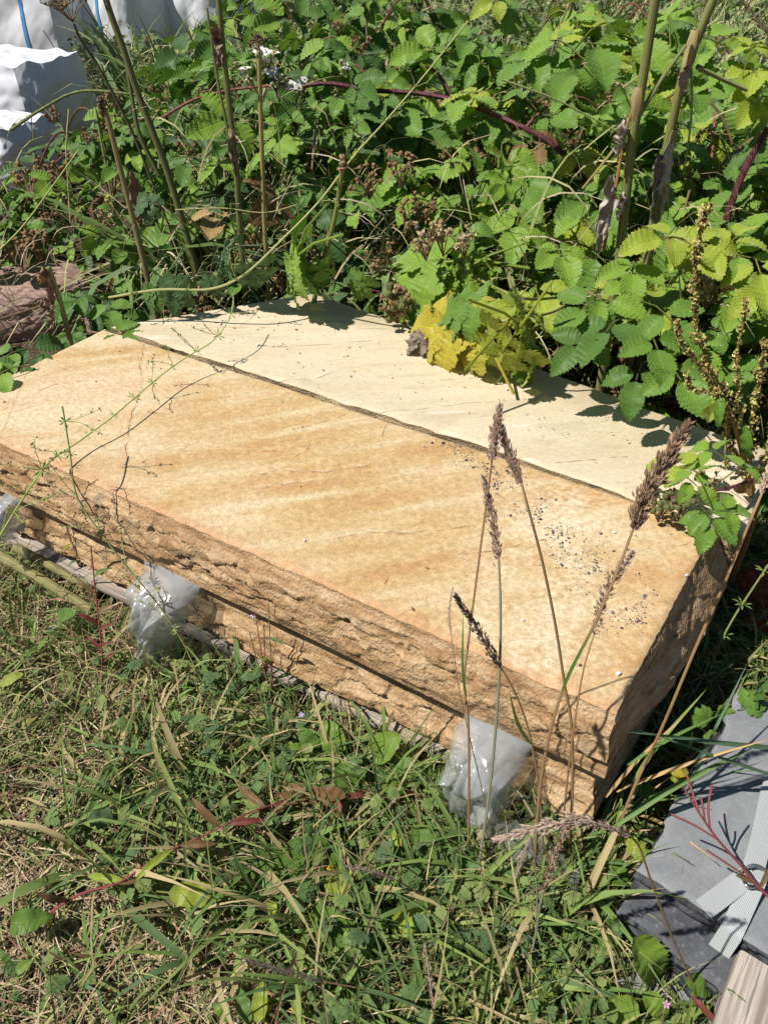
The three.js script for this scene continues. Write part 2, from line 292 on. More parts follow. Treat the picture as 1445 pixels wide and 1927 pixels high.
const faceMat = (key, tex) => { const bump = faceMat.b || (faceMat.b = floatTex(256, 256, (x, y) => 0.5 + fbm(x * 30, y * 30, 5, 4) + 0.2 * hash(Math.floor(x * 256), Math.floor(y * 256)))); tex.repeat.set(0.6 / 1.7, 1); const bb = bump.clone(); bb.needsUpdate = true; bb.repeat.set(4, 4); return mat(key, { map: tex, bumpMap: bb, bumpScale: 0.0022, roughness: 0.95 }); };
const warmFace = faceMat('sandstone_face', sideTex(211, rgb(158, 122, 84), rgb(190, 156, 114), rgb(212, 186, 150), rgb(140, 122, 98)));
const paleFace = faceMat('pale_sandstone_face', sideTex(311, rgb(150, 128, 96), rgb(190, 168, 128), rgb(206, 188, 150), rgb(120, 108, 92)));
{
  const [m1, b1] = stoneMaps(17, OL, OD, paintOrange, 0.3, CRACKS_A);
  const orangeTop = mat('orange_sandstone', { map: m1, bumpMap: b1, bumpScale: 0.004, roughness: 0.88 });
  const th = 0.126;
  const g1 = slabGeo([0, 0], [OL, 0], [OL - 0.01, OD], [-0.03, OD], TOP, th, { front: rockFace(1, th, 0.030), side: cutFace(2), right: (y, d) => cutFace(7)(y, d) * 1.3 + (0.014 + 0.038 * sstep(0, 0.3, y)) * sstep(0, 0.11, d), relief: riven(4, 0.004), chip: (x) => 0.02 * fbm(x * 11, 2, 7, 3), step: 0.005, wstep: 0.0033 });
  tag(mesh('sandstone_slab', g1, [orangeTop, warmFace]), 'orange banded sandstone slab with rough front edge, on top nearest the viewer', 'stone slab', null, 'thing');
  const [m2, b2] = stoneMaps(29, PL, PD, paintPale, 0.22, CRACKS_B, -0.08, OD + 0.012);
  const paleTop = mat('pale_sandstone', { map: m2, bumpMap: b2, bumpScale: 0.0035, roughness: 0.9 });
  const g2 = slabGeo([-0.08, OD + 0.012], [2.03 * S, OD + 0.010], [1.585 * S, 1.275 * S], [-0.08, 1.075 * S], TOP + 0.006, th, { front: (x, d) => cutFace(12)(x, d) * 1.2 - 0.002 + 0.004 * fbm(x * 5, 0, 4, 3), side: cutFace(14), right: cutFace(15), relief: (u, v) => riven(6, 0.004)(u, v) - 0.008 * sstep(0.5, 0.15, u), chip: (x) => 0.016 * fbm(x * 9, 7, 7, 3), step: 0.006, wstep: 0.006 });
  tag(mesh('sandstone_slab', g2, [paleTop, paleFace]), 'pale cream sandstone slab behind the orange one, half under bramble leaves', 'stone slab', null, 'thing');
  const low = 0.106, yL = TOP - th - 0.027;
  const g3 = slabGeo([0.0, 0.004], [OL + 0.02, 0.004], [OL, OD], [-0.06, OD], yL, low, { front: rockFace(31, low, 0.030, true), side: cutFace(32), right: (y, d) => cutFace(37)(y, d) + 0.016 * sstep(0, 0.1, d), relief: riven(34, 0.003), chip: (x) => 0.016 * fbm(x * 8, 5, 9, 3), step: 0.008, wstep: 0.0035 });
  tag(mesh('sandstone_slab', g3, [warmFace, warmFace]), 'lower sandstone slab under the orange one, only its rough front showing', 'stone slab', null, 'thing');
  const g4 = slabGeo([-0.05, OD + 0.02], [1.9 * S, OD + 0.02], [1.5 * S, 1.2 * S], [-0.05, 1.05 * S], yL, low, { front: cutFace(42), side: cutFace(43), right: cutFace(44), relief: riven(44, 0.003), chip: () => 0, step: 0.012, wstep: 0.01 });
  tag(mesh('sandstone_slab', g4, [paleFace, paleFace]), 'lower sandstone slab under the pale one, in shade behind the slab end', 'stone slab', null, 'thing');
}

// ------------------------------------------------------------------ weathered timber
const woodTex = (k, a, b, c) => { const t = dataTex(256, 256, (x, y) => {
  const g = fbm(x * 34 + 0.6 * noise(x * 3, y * 2, k), y * 1.6, k, 4), f = fbm(x * 120, y * 5, k + 2, 2), s = fbm(x * 5, y * 5, k + 4, 3);
  return sc3(mix3(mix3(a, b, clamp(0.5 + 1.6 * g)), c, clamp(s * 1.5)), 1 + 0.25 * f - 0.35 * sstep(0.25, 0.45, g)); }); return t; };
const woodBump = floatTex(256, 256, (x, y) => 0.5 + 0.7 * fbm(x * 34, y * 1.6, 5, 4) + 0.2 * fbm(x * 120, y * 6, 6, 2));
const greyWood = mat('weathered_timber', { map: woodTex(401, rgb(142, 130, 120), rgb(204, 192, 178), rgb(168, 150, 130)), bumpMap: woodBump, bumpScale: 0.003, roughness: 0.95 });
const brownWood = mat('brown_timber', { map: woodTex(431, rgb(132, 104, 78), rgb(176, 148, 118), rgb(150, 126, 104)), bumpMap: woodBump, bumpScale: 0.003, roughness: 0.95 });
// a plank: length along x, thickness y, width z, with worn corners, slight warp
function plankGeo(L, T, W, k = 0, r = 0.004) {
  const nx = Math.max(8, Math.round(L / 0.03)), ring = [];
  const pr = (sx, sy) => { for (let a = 0; a <= 2; a++) { const t = a / 2 * Math.PI / 2; const c = [[0, 1], [1, 0]]; ring.push([sx, sy, t]); } };
  const prof = []; for (const [sz, sy, t0] of [[1, 1, 0], [-1, 1, 1], [-1, -1, 2], [1, -1, 3]]) for (let a = 0; a <= 2; a++) { const an = (t0 + a / 2) * Math.PI / 2; prof.push([sz * (W / 2 - r) + Math.cos(an) * r, sy * (T / 2 - r) + Math.sin(an) * r]); }
  const m = new MB(), n = prof.length; let per = [0]; for (let j = 1; j <= n; j++) per.push(per[j - 1] + Math.hypot(prof[j % n][0] - prof[j - 1][0], prof[j % n][1] - prof[j - 1][1]));
  for (let i = 0; i <= nx; i++) for (let j = 0; j <= n; j++) {
    const q = prof[j % n], x = (i / nx - 0.5) * L; const f = 0.0035 * fbm(x * 14, q[0] * 60, k + q[1] * 40, 3);
    m.v(V3(x + (i === 0 || i === nx ? 0.006 * noise(q[0] * 60, q[1] * 60, k + i) : 0), q[1] + f + 0.004 * noise(x * 2, k, 1), q[0] + f), per[j] / 0.25, x / 0.4 + k);
  }
  for (let i = 0; i < nx; i++) for (let j = 0; j < n; j++) { const a = i * (n + 1) + j; m.quad(a, a + 1, a + n + 2, a + n + 1); }
  for (const i of [0, nx]) { const c = m.v(V3((i / nx - 0.5) * L, 0, 0), 0, 0); const b = m.p.length / 3; for (let j = 0; j <= n; j++) { const a = i * (n + 1) + j; m.v(V3(m.p[a * 3], m.p[a * 3 + 1], m.p[a * 3 + 2]), m.p[a * 3 + 2] * 6, m.p[a * 3 + 1] * 6); } for (let j = 0; j < n; j++) i ? m.tri(c, b + j, b + j + 1) : m.tri(c, b + j + 1, b + j); }
  return m.geo();
}
const SLABYAW = Math.atan2(-U.z, U.x); // turns +x onto U
function place(m, p, yaw) { m.position.copy(p); m.rotation.y = yaw; return m; }
{ // pallet under the slabs
  const o = thing('timber_pallet', sl(0.8, 0.25, 0), 'weathered grey timber pallet on the ground under the sandstone slabs', 'pallet');
  const inv = (p) => p.sub(o.position);
  [[0.012, 1.60, 0.085], [0.16, 1.6, 0.09], [0.34, 1.58, 0.09], [0.53, 1.6, 0.1], [0.75, 1.5, 0.1]].forEach(([v, L, w], i) => place(mesh('board', plankGeo(L, 0.022, w, i * 3 + 1), greyWood, o), inv(sl(0.02 + L / 2, v, 0.072)), SLABYAW + (i ? 0 : 0.012)));
  for (const u of [0.12, 0.8, 1.46]) place(mesh('bearer', plankGeo(0.86, 0.058, 0.09, u * 7), brownWood, o), inv(sl(u, 0.40, 0.03)), SLABYAW + Math.PI / 2);
}
// bearers between the two layers, wrapped in plastic sheet
const film = mat('milky_plastic', { physical: true, color: C(232, 235, 236), roughness: 0.2, transmission: 0.72, thickness: 0, ior: 1.45, clearcoat: 0.45, clearcoatRoughness: 0.2 });
const clearFilm = mat('clear_plastic', { physical: true, color: C(235, 236, 230), roughness: 0.22, transmission: 0.84, thickness: 0, ior: 1.5 });
// crumpled sheet: the upper hull of tilted facets
const crumple = (a, b, k) => { let up = -9; const ix = Math.floor(a), iy = Math.floor(b); for (let i = -1; i <= 1; i++) for (let j = -1; j <= 1; j++) { const cx = ix + i, cy = iy + j, dx = a - cx - hash(cx, cy, k), dy = b - cy - hash(cx, cy, k + 1); up = Math.max(up, hash(cx, cy, k + 2) * 0.6 + dx * (hash(cx, cy, k + 3) - 0.5) * 1.6 + dy * (hash(cx, cy, k + 4) - 0.5) * 1.6 - 0.55 * (dx * dx + dy * dy)); } return up; };
const crease = (a, b, k) => { let s = 0; for (let i = 0; i < 3; i++) { const f = [1, 2.3, 5.1][i]; s += (1 - 2 * Math.abs(noise(a * f, b * f, k + i * 9))) / (1 + i * 1.3); } return s; };
// a sheet over px(s), path(t): s across, t along from the gap over the front and down
const faceted = (g) => { g.computeVertexNormals(); return g; };
function sheetGeo(ns, nt, f) { const m = new MB(); for (let j = 0; j <= nt; j++) for (let i = 0; i <= ns; i++) m.v(f(i / ns, j / nt), i / ns, j / nt); for (let j = 0; j < nt; j++) for (let i = 0; i < ns; i++) { const a = j * (ns + 1) + i; m.quad(a, a + 1, a + ns + 2, a + ns + 1); } return m.geo(); }
const yGap = TOP - 0.126 - 0.0135;
function wrapped(u0, w, drop, taper, skew, k, label, extra) {
  const o = thing('plastic_wrap', sl(u0, -0.03, yGap - 0.05), label, 'plastic sheet');
  const loc = (u, v, y) => sl(u, v, y).sub(o.position);
  const path = [[0.03, 0.006], [-0.035, 0.016], [-0.07, 0.012], [-0.095, -0.006], [-0.108, -0.05], [-0.118, -drop * 0.55], [-0.118, -drop * 0.8], [-0.108, -drop]];
  const P = (t, off) => { const x = t * (path.length - 1), i = Math.min(path.length - 2, Math.floor(x)), r = x - i; return [lerp(path[i][0], path[i + 1][0], r) + off, lerp(path[i][1], path[i + 1][1], r)]; };
  const layer = (off, kk, ws) => sheetGeo(60, 76, (s, t) => {
    s = clamp(s);
    const [v, y] = P(t, off), wide = w * ws * lerp(1, taper, sstep(0.35, 1, t)) * (1 + 0.12 * noise(t * 5, kk, 2)), a = (s - 0.5) * wide + skew * sstep(0.3, 1, t);
    const amp = 0.004 + 0.019 * sstep(0.15, 0.5, t), cr = 1.7 * crumple(s * 2.8 + kk, t * 2.8 + s, kk) - 1.5 * crumple(s * 5 - t, t * 5.5 + kk, kk + 5) + 0.8 * crumple(s * 8 + t, t * 10, kk + 8) - 0.1, ed = 0.018 * noise(s * 5, kk, 7) * sstep(0.7, 1, t);
    const round = -0.045 * Math.pow(Math.abs(s - 0.5) * 2, 4); const belly = 0.016 * Math.cos((s - 0.5) * 3) * Math.sin(Math.PI * clamp(t * 1.15 - 0.12));
    return loc(u0 + a + 0.006 * noise(s * 4, t * 6, kk + 3), v - belly - amp * cr - round * sstep(0.05, 0.4, t), yGap + y + ed + round * sstep(0.05, 0.3, t) * 0.6 * (t < 0.6 ? 1 : 0.2) + amp * 0.3 * cr);
  });
  mesh('sheet', layer(0, k, 1), film, o); mesh('sheet', layer(0.03, k + 31, 0.84), film, o);
  if (extra) mesh('loose_sheet', sheetGeo(20, 20, (s, t) => { const cr = crease(s * 3, t * 3, k + 60) + 0.6 * (hash(Math.round(s * 20), Math.round(t * 20), 8) - 0.5); return loc(u0 - 0.03 - s * 0.17, -0.10 - 0.05 * t - 0.012 * cr, lerp(-0.06 - 0.05 * s, -0.2, t) + yGap + 0.03 * noise(s * 5, t * 3, k)); }), clearFilm, o);
  const b = thing('timber_bearer', sl(u0, 0.22, yGap), `timber bearer inside the ${k === 1 ? 'left hanging' : k === 2 ? 'right crumpled' : 'far left'} plastic between the slabs`, 'bearer');
  b.rotation.y = SLABYAW + Math.PI / 2;
  mesh('plank', plankGeo(0.5, 0.018, w * 0.5, k), brownWood, b);
}
const uAt = (px) => { let best = 0, e = 1e9; for (let u = -0.1; u < 1.8; u += 0.005) { const p = sl(u, 0, TOP).project(camera), x = (p.x * 0.5 + 0.5) * 1445; if (Math.abs(x - px) < e) { e = Math.abs(x - px); best = u; } } return best; };
wrapped(uAt(322), 0.15, 0.19, 0.5, 0.035, 1, 'milky plastic sheet hanging from the left bearer between the slabs');
wrapped(uAt(962), 0.125, 0.175, 0.9, 0.0, 2, 'crumpled white plastic at the right bearer near the slab corner', true);
wrapped(uAt(14), 0.06, 0.035, 0.8, 0, 3, 'scrap of grey plastic at the far left bearer between the slabs');

// ------------------------------------------------------------------ slate stack, straps, batten
const slateTex = (k, a, b, c) => dataTex(512, 512, (x, y) => { const g = hash(Math.floor(x * 512), Math.floor(y * 512), k) - 0.5, n = fbm(x * 8, y * 8, k, 4), f = fbm(x * 40, y * 40, k + 1, 3); return sc3(mix3(mix3(a, b, clamp(0.5 + n)), c, clamp(f * 1.2 - 0.1)), 1 + 0.16 * g); }, true, true);
const slateBump = floatTex(512, 512, (x, y) => 0.5 + 0.6 * fbm(x * 12, y * 12, 8, 4) + 0.12 * hash(Math.floor(x * 512), Math.floor(y * 512), 3) + 0.5 * Math.floor(3 * fbm(x * 4, y * 4, 9, 4)) / 3);
const slateA = mat('grey_slate', { map: slateTex(501, rgb(124, 126, 128), rgb(144, 146, 148), rgb(160, 161, 162)), bumpMap: slateBump, bumpScale: 0.0012, roughness: 0.75 });
const slateB = mat('dark_slate', { map: slateTex(531, rgb(66, 68, 72), rgb(100, 102, 106), rgb(158, 158, 158)), bumpMap: slateBump, bumpScale: 0.0025, roughness: 0.7 });
const slateC = mat('broken_slate_edge', { map: slateTex(561, rgb(40, 42, 46), rgb(66, 68, 73), rgb(120, 122, 124)), bumpMap: slateBump, bumpScale: 0.004, roughness: 0.65 });
function tile(y, th, left, back, front, len, m, label, k) {
  const a = onY(...left, y), b = onY(...back, y), f = onY(...front, y).sub(a).normalize(), e = b.clone().sub(a); e.addScaledVector(f, -e.dot(f));
  const L = e.length(), A = a.clone().addScaledVector(f, len), D = a.clone().add(e).addScaledVector(f, len), Cc = a.clone().add(e);
  const rag = (q) => (x, d) => 0.008 * fbm(x * 9, q, k, 4) + 0.012 * flakes(x, d, 0.06, 0.007, k + q) + 0.004 * fbm(x * 40, d * 120, k + q, 2);
  const g = slabGeo(toUV(A.x, A.z), toUV(a.x, a.z), toUV(Cc.x, Cc.z), toUV(D.x, D.z), y, th, { front: rag(1), side: rag(2), right: rag(3), relief: (u, v) => 0.0015 * fbm(u * 8, v * 8, k, 3), chip: () => 0, step: 0.006, wstep: 0.003 });
  const uv = g.attributes.uv; // metres for the top too
  const n = (Math.round(len / 0.006) + 1) * (Math.round(L / 0.006) + 1); for (let i = 0; i < n; i++) uv.setXY(i, uv.getX(i) * len / 0.35, uv.getY(i) * L / 0.35);
  return tag(mesh('slate_slab', g, [m, slateC]), label, 'slate slab', null, 'thing');
}
const Y1 = 0.165;
tile(Y1, 0.03, [1203, 1640], [1372, 1283], [1445, 1800], 0.42, slateA, 'light grey slate slab with white straps, top of the stack', 3);
tile(Y1 - 0.034, 0.045, [1164, 1715], [1340, 1330], [1310, 1822], 0.44, slateB, 'dark slate slab sticking out below the strapped top slate', 5);
tile(Y1 - 0.083, 0.03, [1185, 1735], [1345, 1350], [1310, 1855], 0.44, slateB, 'third dark slate slab, lowest edge over the timber batten', 7);
tile(0.05, 0.028, [1108, 1812], [1240, 1570], [1235, 1890], 0.3, slateA, 'grey slate piece lying on the ground left of the stack', 9);
const strapTex = dataTex(64, 8, (x) => { const s = 0.5 + 0.5 * Math.cos(x * 14 * 2 * Math.PI); const k = 0.84 + 0.16 * s; return [0.90 * k, 0.91 * k, 0.90 * k]; });
const strapBump = floatTex(64, 8, (x) => 0.5 + 0.5 * Math.cos(x * 14 * 2 * Math.PI));
const strapMat = mat('ribbed_white_strap', { physical: true, map: strapTex, bumpMap: strapBump, bumpScale: 0.0006, color: C(246, 249, 250), transmission: 0.24, thickness: 0, roughness: 0.45, clearcoat: 0.6, clearcoatRoughness: 0.2 });
function ribbon(pts, w, th, parent, name, m, side) { // pts world; side: direction of width at each point or computed
  const g = new MB(), N = pts.length;
  for (let i = 0; i < N; i++) {
    const T = pts[Math.min(N - 1, i + 1)].p.clone().sub(pts[Math.max(0, i - 1)].p).normalize(), n = pts[i].n, s = new THREE.Vector3().crossVectors(T, n).normalize();
    [[-1, 0], [1, 0], [1, 1], [-1, 1]].forEach(([a, b]) => g.v(pts[i].p.clone().addScaledVector(s, a * w / 2).addScaledVector(n, b * th), (a + 1) / 2, i * 0.3));
  }
  for (let i = 0; i < N - 1; i++) for (let j = 0; j < 4; j++) { const a = i * 4 + j, b = i * 4 + (j + 1) % 4; g.quad(a, a + 4, b + 4, b); }
  g.quad(0, 1, 2, 3); const e = (N - 1) * 4; g.quad(e, e + 3, e + 2, e + 1);
  const geo = g.geo(); return mesh(name, geo.toNonIndexed(), m, parent);
}
{
  const up = V3(0, 1, 0), on = (px, py, y) => ({ p: onY(px, py, y), n: up.clone() });
  const o = thing('packing_strap', null, 'ribbed white packing straps and wire buckle over the top slate', 'strap');
  ribbon([on(1470, 1420, Y1 + 0.004), on(1447, 1500, Y1 + 0.006), on(1432, 1575, Y1 + 0.007), on(1412, 1652, Y1 + 0.010)], 0.030, 0.0014, o, 'strap_length', strapMat);
  ribbon([on(1416, 1642, Y1 + 0.0155), on(1370, 1676, Y1 + 0.010), on(1322, 1712, Y1 + 0.013)], 0.029, 0.0014, o, 'strap_end', strapMat);
  const a = on(1381, 1741, Y1 + 0.004), dn = onY(1322, 1834, 0.085);
  const f = onY(1445, 1800, Y1).sub(onY(1203, 1640, Y1)).normalize(), out = V3(-f.z, 0, f.x); if (out.z < 0) out.negate();
  const mid = a.p.clone().addScaledVector(out, 0.012); mid.y -= 0.006;
  ribbon([on(1421, 1652, Y1 + 0.0185), on(1402, 1695, Y1 + 0.008), { p: a.p, n: up.clone() }, { p: mid, n: up.clone().multiplyScalar(0.7).addScaledVector(out, 0.7) }, { p: dn, n: out.clone().multiplyScalar(0.8).add(V3(0, 0.6, 0)).normalize() }], 0.030, 0.0014, o, 'strap_length', strapMat);
  const steel = mat('steel_wire', { color: C(190, 186, 180), metalness: 0.9, roughness: 0.35 }), b = new MB();
  const c = (px, py, h = 0.02) => onY(px, py, Y1 + h);
  b.tube(curve([c(1392, 1640), c(1418, 1628, 0.026), c(1440, 1640), c(1432, 1662), c(1405, 1668, 0.026), c(1392, 1640)], 30), 0.0025, 6);
  b.tube(curve([c(1398, 1632, 0.024), c(1410, 1650, 0.030), c(1430, 1672, 0.022)], 12), 0.0028, 6);
  mesh('wire_buckle', b.geo(), steel, o);
}
{
  const a = onY(1391, 1787, 0.155), b = onY(1340, 1930, 0.155), d = b.clone().sub(a).normalize(), r = V3(-d.z, 0, d.x); if (r.x < 0) r.negate();
  const L = 0.5, W = 0.13, o = mesh('timber_batten', plankGeo(L, 0.05, W, 11, 0.005), greyWood);
  o.position.copy(a).addScaledVector(d, L / 2).addScaledVector(r, W / 2); o.position.y = 0.13; o.rotation.y = Math.atan2(-d.z, d.x);
  tag(o, 'sawn timber batten leaning below the slate stack, bottom right corner', 'timber');
}

// ------------------------------------------------------------------ rocks
function rockGeo(rx, ry, rz, k) {
  let g = new THREE.IcosahedronGeometry(1, 20); g.deleteAttribute('uv');
  const p = g.attributes.position, uv = [];
  for (let i = 0; i < p.count; i++) {
    const x = p.getX(i), y = p.getY(i), z = p.getZ(i), sq = Math.pow(Math.abs(x) ** 3 + Math.abs(y) ** 3 + Math.abs(z) ** 3, -1 / 3);
    const q = sq * (1 + 0.16 * fbm(x * 1.5 + k, y * 1.5, z * 1.5, 3) + 0.04 * flakes(x + z * 0.5, y, 0.5, 0.3, k) + 0.03 * fbm(x * 9, y * 9, z * 9 + k, 3));
    p.setXYZ(i, x * q * rx, y * q * ry, z * q * rz); uv.push((x * rx + y * ry) / 0.4, (z * rz + y * ry * 0.5) / 0.4);
  }
  g.setAttribute('uv', new THREE.Float32BufferAttribute(uv, 2)); g.computeVertexNormals(); return g;
}
const redRock = mat('red_sandstone', { map: sideTex(601, rgb(146, 118, 106), rgb(172, 144, 130), rgb(184, 160, 146), rgb(138, 118, 108)), bumpMap: floatTex(256, 256, (x, y) => 0.5 + fbm(x * 22, y * 22, 6, 4)), bumpScale: 0.006, roughness: 0.95 });
{
  const p = onY(52, 585, 0.03), o = mesh('boulder', rockGeo(0.29, 0.15, 0.19, 2), redRock); o.position.copy(p); o.rotation.set(0.05, 0.3, 0.06); tag(o, 'large reddish brown boulder in the grass at the left edge', 'boulder');
  const p2 = onY(225, 603, 0.03), o2 = mesh('boulder', rockGeo(0.12, 0.09, 0.09, 5), redRock); o2.position.copy(p2); tag(o2, 'small reddish stone beside the far left slab corner', 'boulder');
  const brick = mat('red_brick_stone', { map: sideTex(631, rgb(128, 60, 40), rgb(152, 82, 58), rgb(168, 100, 74), rgb(110, 70, 56)), roughness: 0.95 });
  const p3 = onY(1440, 1110, 0.06), o3 = mesh('broken_stone', rockGeo(0.075, 0.06, 0.06, 8), brick); o3.position.copy(p3); o3.rotation.set(0.4, 0.3, 0.5); tag(o3, 'rust red broken stone in the weeds at the right edge', 'stone');
  const p4 = onY(1425, 1165, 0.03), o4 = mesh('broken_stone', rockGeo(0.05, 0.035, 0.06, 9), brick); o4.position.copy(p4); tag(o4, 'smaller rust red stone below the broken one', 'stone');
}
// grit, pebbles and snail shell on the slabs
{
  const g = new THREE.IcosahedronGeometry(1, 0), list = []; reseed(77);
  const grit = mat('dark_grit', { color: C(84, 86, 100), roughness: 0.8 });
  for (let i = 0; i < 1500; i++) {
    const t = rnd(), a = onY(lerp(790, 1230, t) + R(-1, 1) * (14 + 90 * t) * rnd() * 1.2, lerp(800, 1200, t * t * 0.4 + t * 0.6) + R(-40, 40) * rnd(), TOP);
    const [u, v] = toUV(a.x, a.z); if (u < 0.01 || v < 0.02 || v > OD - 0.01 || fbm(u * 14, v * 14, 5, 2) < -0.05) continue;
    a.y = TOP + 0.001 + riven(4, 0.004)(u, v); const s = R(0.0006, 0.0019) * (rnd() < 0.12 ? R(1.3, 2.4) : R(0.5, 1)); list.push({ p: a, q: quat(R(0, 6), R(0, 3)), s: V3(s, s * 0.6, s * 1.2), c: pick([C(84, 88, 108), C(60, 60, 70), C(120, 110, 100), C(96, 92, 120)]) });
  }
  const m = scatter('stone_grit', g, mat('grit', { roughness: 0.8 }), list, 'fine blue grey grit strewn over the near end of the orange slab');
  const husk = []; for (let i = 0; i < 150; i++) { const far = rnd() < 0.6, u = R(0.02, OL - 0.05), v = far ? OD + 0.02 + (PD - 0.1) * Math.pow(rnd(), 0.6) : R(0.02, OD - 0.02); if (far && u > 1.6 - (v - 0.5) * 0.72) continue; if (!far && rnd() < 0.75) continue; const p = sl(u, v, TOP + (far ? 0.008 : 0.002) + riven(far ? 6 : 4, 0.004)(u, v)); husk.push({ p, q: quat(R(0, 6.28), R(-0.2, 0.2), R(-0.2, 0.2)), s: V3(R(0.002, 0.006), R(0.002, 0.004), R(0.003, 0.009)), c: pick([C(120, 90, 60), C(160, 130, 90), C(90, 70, 50), C(140, 120, 70)]) }); }
  { const h = new MB(); for (let i = 0; i < 5; i++) { const t = i / 4; for (const e of [-1, 0, 1]) h.v(V3(e * 0.35 * Math.sin(Math.PI * (0.1 + 0.8 * t)), 0.12 * (1 - e * e) + 0.1 * t * t, t - 0.5)); } for (let i = 0; i < 4; i++) for (let j = 0; j < 2; j++) { const a = i * 3 + j; h.quad(a, a + 3, a + 4, a + 1); } scatter('seed_husks', h.geo(), mat('husk', { roughness: 0.9 }), husk, 'seed husks and dry leaf bits scattered over the slabs'); }
  const peb = (px, py, r, c, label, name = 'pebble') => { const p = onY(px, py, TOP + 0.004), [u, v] = toUV(p.x, p.z); p.y = TOP + r * 0.4 + riven(4, 0.004)(u, v) + (v > OD ? 0.004 : 0); r *= 0.75; const o = mesh(name, rockGeo(r, r * 0.5, r * 0.7, px), mat('pebble_' + px, { color: c })); o.position.copy(p); o.rotation.y = px; tag(o, label, 'pebble'); };
  peb(558, 622, 0.0065, C(140, 104, 76), 'small brown pebble on the far part of the pale slab');
  peb(756, 669, 0.0045, C(96, 74, 58), 'dark curled speck on the pale slab left of the yellow leaves');
  peb(667, 701, 0.003, C(60, 52, 50), 'tiny dark pebble on the middle of the pale slab');
  peb(573, 1016, 0.0042, C(230, 226, 214), 'white chip near the front of the orange slab', 'stone_chip');
  peb(983, 1165, 0.0042, C(226, 220, 210), 'white chip on the orange slab below the tall seed heads', 'stone_chip');
  peb(1155, 1000, 0.005, C(220, 216, 210), 'pale snail shell on the orange slab near the bramble berries', 'snail_shell');
  peb(1163, 1266, 0.006, C(226, 224, 214), 'white chip by the near slab corner', 'stone_chip');
  peb(1292, 1081, 0.0045, C(206, 204, 208), 'pale pebble at the right edge of the orange slab', 'pebble');
}

// ------------------------------------------------------------------ bulk bags and timber far left
const bagTex = dataTex(256, 256, (x, y) => { const s = 0.97 + 0.03 * Math.sin(x * 256 * 2.2) * Math.sin(y * 256 * 2.2) + 0.05 * fbm(x * 5, y * 5, 3, 3); return [0.93 * s, 0.935 * s, 0.95 * s]; });
const bagMat = mat('woven_white_bag', { map: bagTex, roughness: 0.55 }), blue = mat('blue_webbing', { color: C(84, 150, 206), roughness: 0.6 });
function bulkBag(pos, w, h, d, yaw, label, k, stripes) {
  const o = thing('bulk_bag', pos, label, 'bulk bag'); o.rotation.y = yaw;
  const g = new THREE.BoxGeometry(w, h, d, 40, 40, 40), p = g.attributes.position, bul = (x, y, z) => {
    const nx = x / w * 2, ny = y / h * 2, nz = z / d * 2, top = sstep(0.55, 1, ny);
    const b = 1 + 0.10 * (1 - ny * ny), rr = Math.max(Math.abs(nx), Math.abs(nz)), c = Math.min(Math.abs(nx), Math.abs(nz)), round = 1 - 0.10 * Math.pow(c, 4) * Math.pow(rr, 4);
    const a = Math.atan2(nz, nx), fold = 0.010 * crease(a * 1.6 + k, ny * 0.7 + nx * 0.4, k) + 0.016 * crumple(a * 3.2 + ny, ny * 3 + k, k + 4) + 0.004 * crease(a * 3 + ny * 1.5, ny * 2 + k, k + 4) + 0.02 * noise(nx * 2 + k, ny * 2, nz * 2);
    const q = b * round * (1 - 0.06 * top) + fold / (w * 0.5);
    return V3(x * q, y + 0.02 * noise(nx * 3, nz * 3, k) * (0.4 + top) - (ny < -0.9 ? 0 : 0), z * q);
  };
  for (let i = 0; i < p.count; i++) { const q = bul(p.getX(i), p.getY(i), p.getZ(i)); p.setXYZ(i, q.x, q.y + h / 2, q.z); }
  g.computeVertexNormals(); mesh('bag_body', g, bagMat, o);
  for (const sx of stripes) { // a webbing band sewn up the front
    const m = new MB(); for (let j = 0; j <= 24; j++) { const y = (j / 24 - 0.5) * h; for (const e of [-1, 1]) { const q = bul(clamp(sx * w / 2 + e * 0.014, -w / 2, w / 2), y, d / 2); m.v(V3(q.x, q.y + h / 2, q.z + 0.006), e, j); } }
    for (let j = 0; j < 24; j++) m.quad(j * 2, j * 2 + 1, j * 2 + 3, j * 2 + 2); mesh('blue_band', m.geo(), blue, o);
    const l = new MB(), q = bul(sx * w / 2, h / 2, d / 2); l.tube(curve([V3(q.x, h - 0.02, q.z + 0.01), V3(q.x + 0.01, h + 0.10, q.z - 0.02), V3(q.x + 0.03, h + 0.13, q.z - 0.09), V3(q.x + 0.02, h - 0.02, q.z - 0.16)], 14), 0.012, 5); mesh('lifting_loop', l.geo(), blue, o);
  }
}
const bagAt = (px, z, y = 0) => { const p = onZ(px, 130, z); p.y = y; return p; };
bulkBag(bagAt(118, -7.3, 0.0), 0.80, 0.9, 0.8, -0.42, 'full white bulk bag with blue band, second row beside the timber', 3, [0.38]);
bulkBag(bagAt(268, -7.3, 0.0), 0.60, 0.9, 0.7, -0.5, 'full white bulk bag with blue band in the middle of the row', 7, [0.1]);
bulkBag(bagAt(400, -7.5, 0.0), 0.60, 0.85, 0.7, -0.35, 'white bulk bag at the right end of the row, above brambles', 11, []);
bulkBag(bagAt(15, -5.5, 0.0), 0.72, 0.52, 0.6, -0.4, 'half empty white bag slumped in front of the full bags', 15, []);
bulkBag(onY(10, 355, 0.0), 0.50, 0.36, 0.4, -0.3, 'low white bag nearest the viewer at the left edge', 19, []);
